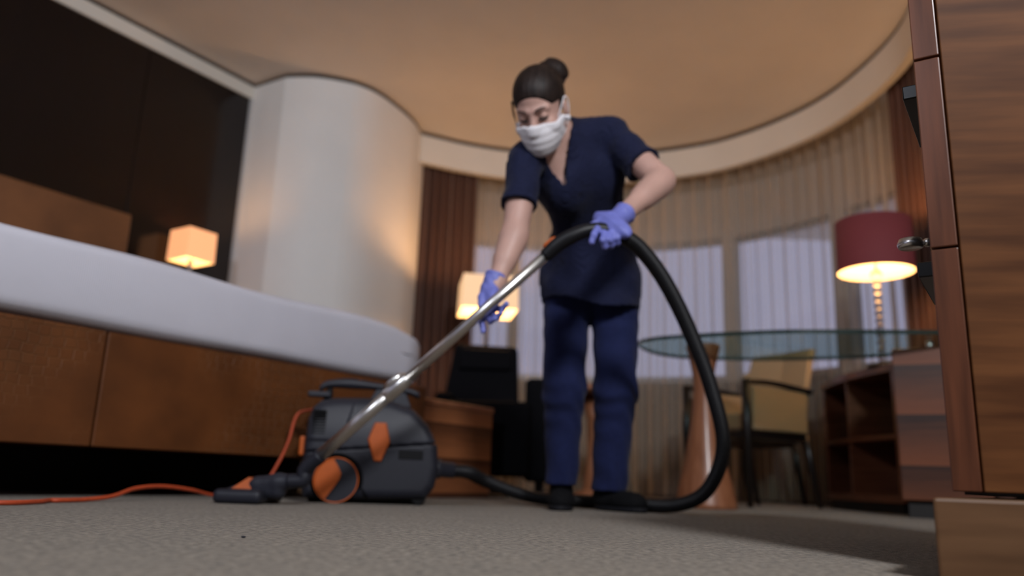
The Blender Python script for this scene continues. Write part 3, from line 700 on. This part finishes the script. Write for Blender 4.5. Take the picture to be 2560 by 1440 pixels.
slab('handle_post', [(-0.185, 0.33), (-0.148, 0.335), (-0.150, 0.392), (-0.168, 0.388)], -0.025, 0.025, 0, M['vacdark'], vac, 0.006)
box('cord_hook', -0.232, -0.155, -0.055, -0.015, 0.352, 0.372, M['vac2'], vac, bev=0.006)
lathe('power_button', [(0.020, 0.405), (0.020, 0.421), (0.014, 0.427)], M['orange'], vac, 20, -0.065, 0.02, label='orange push button on the handle')
# louvred vent at the back
for k in range(8): box('vent_slat', -0.205, -0.160, -0.1455, -0.120, 0.222+k*0.0105, 0.2275+k*0.0105, M['vacdark'], vac, bev=0.001, seg=1)
# latches
def latch(cx, cz, w, h, y):
    pol = [(cx-w*0.32, cz-h), (cx+w*0.32, cz-h), (cx+w, cz+0.02*h), (cx+w*0.55, cz+h), (cx-w*0.45, cz+h), (cx-w, cz+0.1*h)]
    bm = bmesh.new(); a = [bm.verts.new((x, y, z)) for x, z in pol]; b = [bm.verts.new((cx+(x-cx)*0.86, y-0.016, cz+(z-cz)*0.93)) for x, z in pol]; n = len(pol)
    bm.faces.new(a[::-1]); bm.faces.new(b)
    for i in range(n): bm.faces.new((a[i], a[(i+1) % n], b[(i+1) % n], b[i]))
    bmesh.ops.bevel(bm, geom=bm.edges[:], offset=0.003, segments=2, profile=0.5, affect='EDGES')
    return frombm('latch', bm, M['orange'], vac, label='orange plastic latch')
latch(0.019, 0.203, 0.040, 0.066, -0.134)
box('rear_latch', -0.243, -0.222, -0.09, -0.055, 0.15, 0.215, M['orange'], vac, bev=0.006, label='orange latch at the back end')
box('label_plate', 0.088, 0.170, -0.1425, -0.135, 0.150, 0.181, M['vacdark'], vac, bev=0.0015, label='black rectangular recessed plate')
# wheels
def disc(name, cx, cy, cz, r, w, m, parent, n=48, bev=0.004):
    vs, fs = [], []; pr = [(0.0, -w), (r-bev, -w), (r, -w+bev), (r, w-bev), (r-bev, w), (0.0, w)]
    for rr, y in pr:
        for i in range(n): a = 2*math.pi*i/n; vs.append((cx+rr*math.cos(a), cy+y, cz+rr*math.sin(a)))
    for j in range(len(pr)-1):
        for i in range(n): fs.append((j*n+i, j*n+(i+1) % n, (j+1)*n+(i+1) % n, (j+1)*n+i))
    bm = bmesh.new(); bv = [bm.verts.new(v) for v in vs]
    for f in fs: bm.faces.new([bv[q] for q in f])
    bmesh.ops.remove_doubles(bm, verts=bm.verts, dist=1e-6)
    return frombm(name, bm, m, parent, False)
for s in (-1, 1):
    w = disc('wheel', -0.112, s*0.128, 0.0745, 0.0735, 0.018, M['vac'], vac)
    y = s*0.1475
    ring = [(-0.112+0.0715*math.cos(a), y, 0.0745+0.0715*math.sin(a)) for a in np.linspace(0, 2*math.pi, 49)]
    tube('wheel_rim', ring, 0.0024, M['orange'], w, 8, cap=False, label='thin orange rim')
    edge = [(-0.012, 0.069), (0.004, 0.045), (0.016, 0.022), (0.012, 0.004), (-0.004, -0.022), (-0.022, -0.048), (-0.032, -0.062)]
    arcp = [(0.0690*math.cos(a), 0.0690*math.sin(a)) for a in np.linspace(math.atan2(-0.062, -0.032)-2*math.pi, math.atan2(0.069, -0.012)-2*math.pi, 20)][::-1]
    arcp = [(0.0690*math.cos(a), 0.0690*math.sin(a)) for a in np.linspace(math.atan2(-0.062, -0.032) % (2*math.pi), math.atan2(0.069, -0.012) % (2*math.pi), 20)]
    pol = edge[1:-1]+arcp
    bm = bmesh.new(); ya, yb = (y-0.001, y+s*0.006) 
    a = [bm.verts.new((-0.112+px, ya, 0.0745+pz)) for px, pz in pol]; b = [bm.verts.new((-0.112+px*0.97, yb, 0.0745+pz*0.97)) for px, pz in pol]; n = len(pol)
    bm.faces.new(a); bm.faces.new(b[::-1])
    for i in range(n): bm.faces.new((a[i], b[i], b[(i+1) % n], a[(i+1) % n]))
    frombm('wheel_cover', bm, M['orange'], w, label='orange half cover of the wheel')
    disc('caster', 0.165, s*0.105, 0.026, 0.026, 0.012, M['vacdark'], vac, 24, 0.003)
arch_pts = [(-0.112+0.085*math.cos(a), -0.139, 0.0745+0.085*math.sin(a)) for a in np.linspace(math.radians(115), math.radians(-15), 22)]+[(0.0, -0.139, 0.012)]
tube('wheel_arch', arch_pts, 0.004, M['vacdark'], vac, 8)
box('chassis', -0.20, 0.17, -0.10, 0.10, 0.006, 0.03, M['vacdark'], vac, bev=0.004)
# hose port
pw = np.array((0.225, -0.02, 0.122))
tube('hose_collar', [(0.215, -0.02, 0.125), (0.245, -0.02, 0.123), (0.247, -0.02, 0.123), (0.295, -0.02, 0.119)], [0.034, 0.034, 0.028, 0.027], M['vac2'], vac, 24)
tube('port_ring', [(0.20, -0.02, 0.126), (0.224, -0.02, 0.125)], 0.036, M['vacdark'], vac, 24)
# points on wand, grip and hose in room coordinates (x, y, z)
WA = np.array((-0.559, 2.42, 0.139)); WB = np.array((0.117, 2.20, 0.750))
wdir = nrm(WB-WA); WL = np.linalg.norm(WB-WA); WM = WA+wdir*WL*0.375
tube('wand', [tov(WA), tov(WM)], 0.0185, M['chrome'], vac, 28, label='lower chrome tube of the telescopic wand')
w2 = tube('wand', [tov(WM-wdir*0.02), tov(WB)], 0.0158, M['chrome'], vac, 28, label='upper chrome tube of the telescopic wand')
side = nrm(np.cross(wdir, (0, 1, 0))); upw = -side if side[2] < 0 else side
tube('wand_collar', [tov(WM-wdir*0.075), tov(WM-wdir*0.07), tov(WM+wdir*0.012), tov(WM+wdir*0.016)], [0.018, 0.0215, 0.0215, 0.017], M['chrome'], vac, 28)
tube('wand_catch', [tov(WM-wdir*0.062+upw*0.021), tov(WM-wdir*0.03+upw*0.026), tov(WM+wdir*0.0+upw*0.021)], 0.008, M['chrome'], vac, 14)
G = spline([WB-wdir*0.035, WB+wdir*0.02, (0.172, 2.185, 0.786), (0.215, 2.182, 0.803), (0.262, 2.186, 0.806), (0.315, 2.20, 0.797)], 40)
grad = np.interp(np.linspace(0, 1, 40), [0, 0.15, 0.35, 0.6, 1], [0.0195, 0.022, 0.0225, 0.0195, 0.021])
grip = tube('grip', [tov(p) for p in G], grad, M['hose'], vac, 24)
bp_ = WB-wdir*0.0+upw*0.021
tube('grip_button', [tov(bp_-wdir*0.022), tov(bp_-wdir*0.015), tov(bp_+wdir*0.015), tov(bp_+wdir*0.024)], [0.003, 0.008, 0.008, 0.003], M['orange'], grip, 14, label='orange slide button')
PORT = VB+np.array((0.295*cv+0.02*sv, 0.295*sv-0.02*cv, 0.119))
H = spline([G[-1], (0.375, 2.235, 0.765), (0.455, 2.30, 0.69), (0.545, 2.39, 0.565), (0.632, 2.48, 0.40), (0.69, 2.57, 0.225), (0.665, 2.68, 0.088), (0.585, 2.78, 0.032), (0.46, 2.915, 0.026), (0.30, 3.08, 0.026),
            (0.14, 3.16, 0.028), (0.02, 3.11, 0.055), (-0.08, 3.02, 0.090), PORT+np.array((0.05, 0.012, -0.004)), PORT-np.array((0.01, 0.002, 0))], 1500)
hr = 0.0225+0.0014*np.sin(np.arange(1500)*2*math.pi/4.0)
tube('hose', [tov(p) for p in H], hr, M['hose'], vac, 14)
# floor head
FH = np.array((-0.775, 2.50, 0.0))
ln = nrm(WA-FH*np.array((1, 1, 0))-np.array((0, 0, 0.05))); ha = math.atan2(0.10, 1.0)
def headf(p):
    q = p-FH.astype(np.float32)
    # foot pad (wide across y), rising neck
    d = np.maximum(np.abs(q[:, 0]+0.0)-0.048, np.abs(q[:, 1])-0.125)
    b = np.sqrt(np.maximum(np.abs(q[:, 0])-0.054, 0)**2+np.maximum(np.abs(q[:, 1])-0.108, 0)**2+np.maximum(np.abs(q[:, 2]-0.021)-0.003, 0)**2)-0.018
    return b
surfobj('floor_head', lambda p: headf(p@np.array(((cv, sv, 0), (-sv, cv, 0), (0, 0, 1)), np.float32)+VB.astype(np.float32)), tov(FH)-np.array((0.09, 0.15, 0.005))-np.array((0.0, 0, 0)), tov(FH)+np.array((0.09, 0.15, 0.07)), 0.004, M['vac'], vac, (0, 0, 0))
neck = [FH+np.array((-0.055, -0.03, 0.036)), FH+np.array((0.035, -0.04, 0.056)), FH+np.array((0.100, -0.052, 0.064)), FH+np.array((0.142, -0.062, 0.068))]
def neckf(p):
    d = rcone(p, neck[0], neck[1], 0.008, 0.022); d = smin(d, rcone(p, neck[1], neck[2], 0.023, 0.027), 0.01)
    d = smin(d, rcone(p, neck[1]-np.array((0, 0, 0.02)), neck[2]-np.array((0, 0, 0.026)), 0.020, 0.024), 0.012)
    return smin(d, rcone(p, neck[2], neck[3], 0.026, 0.022), 0.01)
M3 = np.array(((cv, sv, 0), (-sv, cv, 0), (0, 0, 1)), np.float32)
surfobj('floor_head_neck', lambda p: neckf(p@M3+VB.astype(np.float32)), tov(neck[1])-np.array((0.10, 0.08, 0.06)), tov(neck[2])+np.array((0.13, 0.10, 0.06)), 0.004, M['vac2'], vac, (0, 0, 0))
tube('elbow', [tov(p) for p in spline([neck[3]-np.array((0.012, 0, 0)), neck[3]+np.array((0.035, -0.004, 0.006)), WA-wdir*0.055, WA+wdir*0.012], 20)], np.interp(np.linspace(0, 1, 20), [0, 0.4, 1], [0.022, 0.021, 0.0215]), M['vac'], vac, 24)
ped = mk('pedal', [tov(FH+np.array(q)) for q in [(-0.042, -0.055, 0.040), (0.020, -0.062, 0.040), (0.030, -0.055, 0.070), (0.008, -0.05, 0.076), (-0.042, 0.03, 0.040), (0.020, 0.03, 0.040), (0.030, 0.02, 0.070), (0.008, 0.02, 0.076)]],
   [(0, 1, 2, 3), (7, 6, 5, 4), (0, 4, 5, 1), (1, 5, 6, 2), (2, 6, 7, 3), (3, 7, 4, 0)], M['orange'], vac, label='orange foot pedal')
# power cord
cp = spline([(-0.70, 2.90, 0.318), (-0.755, 2.89, 0.295), (-0.775, 2.88, 0.20), (-0.800, 2.87, 0.125), (-0.840, 2.85, 0.045), (-0.89, 2.80, 0.008), (-0.955, 2.70, 0.012), (-0.985, 2.58, 0.030), (-1.03, 2.47, 0.040), (-1.06, 2.36, 0.034),
             (-1.075, 2.26, 0.014), (-1.10, 2.17, 0.007), (-1.12, 2.08, 0.0065), (-1.135, 2.06, 0.0065), (-1.115, 1.98, 0.0065), (-1.13, 1.87, 0.0065), (-1.25, 1.82, 0.0065), (-1.6, 1.75, 0.0065)], 260)
tube('power_cord', [tov(p) for p in cp], 0.0058, M['cord'], vac, 10, label='orange power cord running along the carpet')

# lint on the carpet
bm = bmesh.new(); bmesh.ops.create_icosphere(bm, subdivisions=2, radius=0.003)
for v in bm.verts: v.co = Vector((v.co.x*1.2+0.0006*math.sin(v.co.y*3000), v.co.y*0.8, v.co.z*0.5+0.0018))
lint = frombm('lint', bm, M['crumb']); lint.location = (-0.385, 1.235, 0); tag(lint, 'tiny dark speck of lint on the carpet in the foreground', 'lint')

# ---------------------------------------------------------------- the cleaner
PB = np.array((0.28, 2.85, 0.0))
per = thing('person', 'masked woman in navy tunic bending over, holding the vacuum wand in violet gloves', 'person', tuple(PB))
hipA, hipB = (0.201, 2.80, 0.80), (0.374, 2.80, 0.80)
kneeA, kneeB = (0.196, 2.80, 0.41), (0.380, 2.82, 0.41)
ankA, ankB = (0.200, 2.895, 0.075), (0.372, 2.93, 0.075)
shA, elA, wrA = A3(0.030, 2.42, 1.105), A3(0.003, 2.36, 0.835), A3(-0.048, 2.315, 0.668)
shB, elB, wrB = A3(0.318, 2.49, 1.240), A3(0.462, 2.37, 1.035), A3(0.322, 2.235, 0.872)
nb = A3(0.150, 2.455, 1.203); pel = A3(0.287, 2.81, 0.83); wai = A3(0.268, 2.69, 1.0); che = A3(0.205, 2.555, 1.115)
sx = nrm(shB-shA); spn = nrm(nb-wai); fr = nrm(np.cross(sx, spn)); fr = fr if fr[1] < 0 else -fr; spn = nrm(np.cross(fr, sx)); spn = spn if spn[2] > 0 else -spn
AXC = np.stack([sx, spn, fr]); I3 = np.eye(3)
# head frame
yaw = math.radians(24); pit = math.radians(47)
hf = np.array((-math.sin(yaw)*math.cos(pit), -math.cos(yaw)*math.cos(pit), -math.sin(pit))); hs = np.array((math.cos(yaw), -math.sin(yaw), 0.0)); hu = np.cross(hs, hf); hu = hu if hu[2] > 0 else -hu
HCN = np.array((0.070, 2.345, 1.262)); AXH = np.stack([hs, hf, hu])
HSC = 1.03
def hw_(s, f, u): return HCN+HSC*(hs*s+hf*f+hu*u)
def headl(p): return ((p-HCN.astype(np.float32))@AXH.T.astype(np.float32))/HSC
def face_sdf(q):
    d = ell(q, (0, -0.012, 0.035), (0.074, 0.094, 0.083))
    d = smin(d, ell(q, (0, 0.030, -0.045), (0.059, 0.058, 0.074)), 0.03)
    d = smin(d, ell(q, (0, 0.056, -0.098), (0.026, 0.026, 0.024)), 0.03)          # chin
    for s in (-1, 1):
        d = smin(d, ell(q, (s*0.036, 0.062, -0.036), (0.022, 0.018, 0.020)), 0.02)   # cheekbone
        d = smin(d, rcone(q, (s*0.012, 0.085, 0.020), (s*0.045, 0.066, 0.018), 0.008, 0.008), 0.014)   # brow
        d = -smin(-d, ell(q, (s*0.032, 0.088, 0.0), (0.017, 0.014, 0.012)), 0.012)   # eye socket
        d = smin(d, ell(q, (s*0.032, 0.074, -0.001), (0.014, 0.0125, 0.0105)), 0.003)  # eyelid
        d = smin(d, ell(q, (s*0.077, -0.008, -0.018), (0.007, 0.018, 0.030)), 0.006)  # ear
    d = smin(d, rcone(q, (0, 0.082, 0.012), (0, 0.104, -0.034), 0.008, 0.012), 0.012)   # nose
    d = smin(d, ell(q, (0, 0.090, -0.066), (0.022, 0.010, 0.010)), 0.008)               # mouth
    return d
def head_sdf(p): return face_sdf(headl(p))*HSC
def arms(p, e=0.0):
    d = chain(p, [shA, elA, wrA, wrA+(wrA-elA)*0.2], [0.052+e, 0.040+e, 0.027+e, 0.026+e], 0.02)
    d2 = chain(p, [shB, elB, wrB, wrB+(wrB-elB)*0.2], [0.052+e, 0.042+e, 0.027+e, 0.026+e], 0.02)
    # forearm muscle
    d = smin(d, rcone(p, elA+(wrA-elA)*0.15, elA+(wrA-elA)*0.5, 0.041+e, 0.034+e), 0.02)
    d2 = smin(d2, rcone(p, elB+(wrB-elB)*0.15, elB+(wrB-elB)*0.5, 0.043+e, 0.036+e), 0.02)
    return np.minimum(d, d2)
def torso(p, e=0.0):
    d = ell(p, che, (0.150+e, 0.165+e, 0.108+e), AXC)
    d = smin(d, ell(p, che+sx*0.066+fr*0.062-spn*0.015, (0.066+e, 0.070+e, 0.058+e), AXC), 0.05)
    d = smin(d, ell(p, che-sx*0.070+fr*0.062-spn*0.015, (0.066+e, 0.070+e, 0.058+e), AXC), 0.05)
    d = smin(d, ell(p, wai, (0.128+e, 0.15+e, 0.098+e), AXC), 0.07)
    d = smin(d, ell(p, pel, (0.165+e, 0.120+e, 0.150+e)), 0.08)
    d = smin(d, rcone(p, shA, nb-sx*0.02-fr*0.02, 0.050+e, 0.055+e), 0.04)
    d = smin(d, rcone(p, shB, nb+sx*0.03-fr*0.02, 0.052+e, 0.058+e), 0.04)
    return d
def legs(p, e=0.0):
    a = chain(p, [hipA, kneeA, ankA], [0.083+e, 0.056+e, 0.036+e], 0.03); b = chain(p, [hipB, kneeB, ankB], [0.083+e, 0.056+e, 0.036+e], 0.03)
    return np.minimum(a, b)
def body(p):
    d = smin(torso(p, -0.012), arms(p), 0.03)
    d = smin(d, legs(p, -0.008), 0.03)
    d = smin(d, rcone(p, nb-fr*0.01, hw_(0, -0.035, -0.055), 0.053, 0.049), 0.03)
    return smin(d, head_sdf(p), 0.012)
surfobj('body', body, (-0.12, 2.16, 0.03), (0.56, 3.02, 1.46), 0.0068, M['skin'], per, PB)

# tunic: shell with V neck, short sleeves and straight hem
vap = np.array((0.165, 2.42, 1.022))
def folds(p): return 0.004*np.sin(p[:, 0]*38+p[:, 2]*22+3*np.sin(p[:, 2]*9))+0.003*np.sin(p[:, 2]*47-p[:, 0]*31+p[:, 1]*20)
hemA = shA+(elA-shA)*0.62; dA = nrm(elA-shA); hemB = shB+(elB-shB)*0.66; dB = nrm(elB-shB)
def tunic_solid(p):
    d = torso(p, 0.008)
    # skirt part: oval tube down to the hem
    q = p-A3(0.283, 2.795, 0.0); kk = np.clip((0.98-p[:, 2])/0.30, 0, 1)
    rx = 0.150+0.034*kk; ry = 0.118+0.040*kk
    sk = (np.sqrt((q[:, 0]/rx)**2+(q[:, 1]/ry)**2)-1)*np.minimum(rx, ry)
    sk = np.maximum(sk, np.maximum(p[:, 2]-0.96, 0.60-p[:, 2]))
    d = smin(d, sk, 0.06)
    sa = np.maximum(chain(p, [shA, hemA, hemA+dA*0.05], [0.062, 0.059, 0.058]), half(p, hemA, dA))
    sb = np.maximum(chain(p, [shB, hemB, hemB+dB*0.05], [0.060, 0.060, 0.060]), half(p, hemB, dB))
    d = smin(d, sa, 0.025); d = smin(d, sb, 0.025)
    return d+folds(p)
def tunic(p):
    s = tunic_solid(p)
    hem = 0.705+0.02*np.sin(p[:, 0]*14)
    s2 = np.maximum(s, hem-p[:, 2])
    sh = np.maximum(s2, -(s+0.010))
    sh = np.maximum(sh, half(p, hemA, dA)*np.where(rcone(p, hemA, elA, 0.060, 0.060) < 0, 1, 0)-1e-4)
    sh = np.maximum(sh, half(p, hemB, dB)*np.where(rcone(p, hemB, elB, 0.068, 0.068) < 0, 1, 0)-1e-4)
    # V opening
    q = p-vap.astype(np.float32); vy = nrm(spn+0.10*sx); vx = nrm(np.cross(vy, fr)); y = q@vy.astype(np.float32); x = q@vx.astype(np.float32); f = q@fr.astype(np.float32)
    v = np.maximum(np.abs(x)-0.40*y, -y); v = np.maximum(v, -(f+0.17))
    nk = rcone(p, nb-fr*0.02-spn*0.03, hw_(0, -0.03, -0.06), 0.072, 0.072)
    return np.maximum(sh, -np.minimum(v, nk))
surfobj('tunic', tunic, (-0.10, 2.22, 0.66), (0.54, 3.04, 1.36), 0.0055, M['navy'], per, PB)
# trousers
def trousers(p):
    a = chain(p, [hipA, kneeA, (ankA[0], ankA[1], 0.05)], [0.088, 0.072, 0.054], 0.03); b = chain(p, [hipB, kneeB, (ankB[0], ankB[1], 0.05)], [0.090, 0.073, 0.062], 0.03)
    d = np.minimum(a, b); d = smin(d, ell(p, pel-A3(0, 0, 0.03), (0.160, 0.118, 0.125)), 0.05)
    w = np.exp(-((p[:, 2]-0.42)/0.10)**2)*0.0025+np.exp(-((p[:, 2]-0.13)/0.06)**2)*0.002+0.0012
    d = d+w*np.sin(p[:, 2]*62+p[:, 0]*45+2.5*np.sin(p[:, 0]*30+p[:, 1]*20)+1.5*np.sin(p[:, 2]*19))
    return np.maximum(d, np.where(p[:, 0] < 0.285, 0.083, 0.068)-p[:, 2])
surfobj('trousers', trousers, (0.08, 2.62, 0.05), (0.50, 3.03, 0.90), 0.006, M['navy2'], per, PB)
# shoes
def shoe(name, heel, toe):
    heel = np.array(heel); toe = np.array(toe); ax = nrm(toe-heel); L = np.linalg.norm(toe-heel); sd = np.array((-ax[1], ax[0], 0)); B = np.stack([sd, ax, (0, 0, 1)])
    def loc(p): return (p-heel.astype(np.float32))@B.T.astype(np.float32)
    def up(p):
        q = loc(p)
        d = rcone(q, (0, 0.035, 0.045), (0, L-0.045, 0.030), 0.036, 0.034); d = smin(d, rcone(q, (0, 0.040, 0.05), (0, 0.055, 0.092), 0.036, 0.040), 0.03)
        d = smin(d, ell(q, (0.004, L-0.075, 0.030), (0.047, 0.072, 0.034)), 0.02); d = np.maximum(d, 0.016-q[:, 2])
        return np.maximum(d, q[:, 2]-0.115)
    def so(p):
        q = loc(p); e = (q[:, 1]-L/2)/(L/2+0.006); w = 0.042+0.007*np.clip(e, -1, 1)
        d = (np.sqrt((q[:, 0]/w)**2+np.abs(e)**2.6)-1)*w
        return np.maximum(d, np.maximum(q[:, 2]-0.0175, 0.001-q[:, 2]))
    lo = np.minimum(heel, toe)-0.06; hi = np.maximum(heel, toe)+0.06; lo[2] = -0.004; hi[2] = 0.13
    s = surfobj(name, up, lo, hi, 0.005, M['shoe'], per, PB); o = surfobj('sole', so, lo, hi, 0.005, M['sole'], s, PB); return s
shoe('shoe', (0.205, 2.955, 0), (0.186, 2.735, 0)); shoe('shoe', (0.335, 2.975, 0), (0.478, 2.800, 0))
# hair with bun
def hair(p):
    q = headl(p)
    d = ell(q, (0, -0.016, 0.036), (0.080, 0.100, 0.091))
    d = d+0.0005*np.sin(q[:, 0]*230+q[:, 1]*60+3*np.sin(q[:, 0]*40))
    cut = np.maximum(half(q, (0, 0.078, 0.060), nrm((0, 0.80, -0.60))), np.minimum(0.022-q[:, 2], q[:, 1]-0.012))          # forehead hairline, then down behind the ears
    d = np.maximum(d, cut); d = np.maximum(d, half(q, (0, -0.03, -0.055), nrm((0, 0.25, -1))))
    b = ell(q, (0.026, -0.112, 0.066), (0.052, 0.047, 0.047))+0.002*np.sin(q[:, 0]*150+q[:, 2]*120)
    d = smin(d, b, 0.012)
    # side lock in front of the ear
    return d
c0 = HCN
surfobj('hair', hair, c0-0.20, c0+0.22, 0.0042, M['hair'], per, PB)
tube('hair_wisp', spline([hw_(-0.072, 0.035, 0.045), hw_(-0.074, 0.044, 0.01), hw_(-0.074, 0.044, -0.03)], 12), [0.0035]*7+[0.003, 0.002, 0.0015, 0.001, 0.001], M['hair'], per, 8, off=PB)
# eyes, lashes, brows
for s in (-1, 1):
    path = [hw_(s*(0.018+0.028*t), 0.0865-0.012*t*t-0.001, -0.0045-0.004*math.sin(math.pi*t)) for t in np.linspace(0, 1, 9)]
    tube('eyelashes', path, [0.002]+[0.0046]*7+[0.0015], M['dark'], per, 8, off=PB)
    path = [hw_(s*(0.014+0.034*t), 0.0935-0.016*t*t, 0.021+0.006*math.sin(math.pi*t*0.8)) for t in np.linspace(0, 1, 9)]
    tube('eyebrow', path, [0.0015]+[0.0024]*6+[0.0015, 0.001], M['dark'], per, 8, off=PB)
# face mask with pleats and ear loops
def maskf(p):
    q = headl(p)
    fs = np.minimum(face_sdf(q), ell(q, (0, 0.050, -0.060), (0.052, 0.058, 0.060)))
    fs = smin(fs, rcone(q, (0, 0.088, -0.03), (0, 0.085, -0.095), 0.016, 0.016), 0.03)
    out = fs-0.012-0.0007*np.sin(q[:, 2]*260+q[:, 0]*12); sh = np.maximum(out, -(fs-0.003))
    top = q[:, 2]-(-0.012-0.25*np.abs(q[:, 0])); 
    sh = np.maximum(sh, np.maximum(top, -(q[:, 2]+0.128)))
    sh = np.maximum(sh, -(q[:, 1]-0.012+0.25*(q[:, 2]+0.06)))
    return sh
mk_ = surfobj('face_mask', maskf, c0-0.17, c0+0.17, 0.0036, M['mask'], per, PB)
for s in (-1, 1):
    tube('ear_loop', spline([hw_(s*0.060, 0.030, -0.030), hw_(s*0.074, 0.006, 0.002), hw_(s*0.081, -0.012, 0.018), hw_(s*0.084, -0.026, 0.0), hw_(s*0.078, -0.014, -0.045), hw_(s*0.058, 0.015, -0.095)], 24), 0.0026, M['mask'], mk_, 8, off=PB)
# gloved hands
def hand(name, wrist, prev, palm_a, palm_b, wid, fingers, thumb):
    wrist = np.array(wrist); pv = nrm(np.array(wrist)-np.array(prev)); pa = np.array(palm_a); pb = np.array(palm_b); wid = nrm(wid); ax = nrm(pb-pa); nn = np.cross(wid, ax)
    B = np.stack([wid, ax, nn])
    def f(p):
        d = rcone(p, wrist-pv*0.03, wrist, 0.032, 0.029)
        d = smin(d, rcone(p, wrist, pa, 0.028, 0.028), 0.015)
        c = (pa+pb)/2; L = np.linalg.norm(pb-pa)/2+0.022
        d = smin(d, ell(p, c, (0.040, L, 0.021), B), 0.018)
        for fg in fingers: d = smin(d, chain(p, fg, [0.0105, 0.0098, 0.009, 0.008][:len(fg)], 0.004), 0.006)
        d = smin(d, chain(p, thumb, [0.014, 0.0115, 0.0098, 0.0085][:len(thumb)], 0.005), 0.008)
        cuff = np.maximum(np.abs(half(p, wrist-pv*0.012, pv))-0.005, np.abs(rcone(p, wrist-pv*0.05, wrist, 0.035, 0.032))-0.0022)
        d = np.maximum(d, -half(p, wrist-pv*0.016, pv))
        d = np.minimum(d, cuff)
        return d+0.0006*np.sin(p[:, 0]*210+p[:, 2]*170)
    pts = np.array([wrist, pa, pb]+[x for fg in fingers for x in fg]+list(thumb))
    surfobj(name, f, pts.min(0)-0.06, pts.max(0)+0.06, 0.003, M['glove'], per, PB)
hand('glove', (-0.054, 2.315, 0.675), elA, (-0.060, 2.313, 0.652), (-0.074, 2.308, 0.614), (0.5, -0.6, 0.5),
     [[(-0.063, 2.306, 0.611), (-0.045, 2.298, 0.586), (-0.026, 2.272, 0.581), (-0.015, 2.256, 0.592)],
      [(-0.071, 2.308, 0.604), (-0.059, 2.300, 0.569), (-0.041, 2.276, 0.556), (-0.030, 2.260, 0.565)],
      [(-0.080, 2.308, 0.601), (-0.076, 2.304, 0.565), (-0.060, 2.288, 0.546), (-0.046, 2.270, 0.550)],
      [(-0.088, 2.306, 0.604), (-0.089, 2.306, 0.568), (-0.085, 2.300, 0.539), (-0.080, 2.292, 0.516)]],
     [(-0.077, 2.300, 0.639), (-0.089, 2.284, 0.615), (-0.088, 2.270, 0.589)])
hand('glove', (0.319, 2.232, 0.868), elB, (0.298, 2.215, 0.845), (0.270, 2.182, 0.807), (0.9, 0.1, 0.25),
     [[(0.238, 2.165, 0.802), (0.226, 2.150, 0.777), (0.221, 2.152, 0.758)],
      [(0.256, 2.160, 0.789), (0.252, 2.145, 0.763), (0.259, 2.158, 0.748), (0.266, 2.185, 0.754)],
      [(0.275, 2.162, 0.788), (0.273, 2.150, 0.765), (0.277, 2.163, 0.754), (0.283, 2.188, 0.758)],
      [(0.291, 2.168, 0.794), (0.292, 2.158, 0.773), (0.295, 2.168, 0.763), (0.298, 2.188, 0.766)]],
     [(0.280, 2.208, 0.844), (0.252, 2.208, 0.839), (0.233, 2.203, 0.828), (0.217, 2.193, 0.815)])
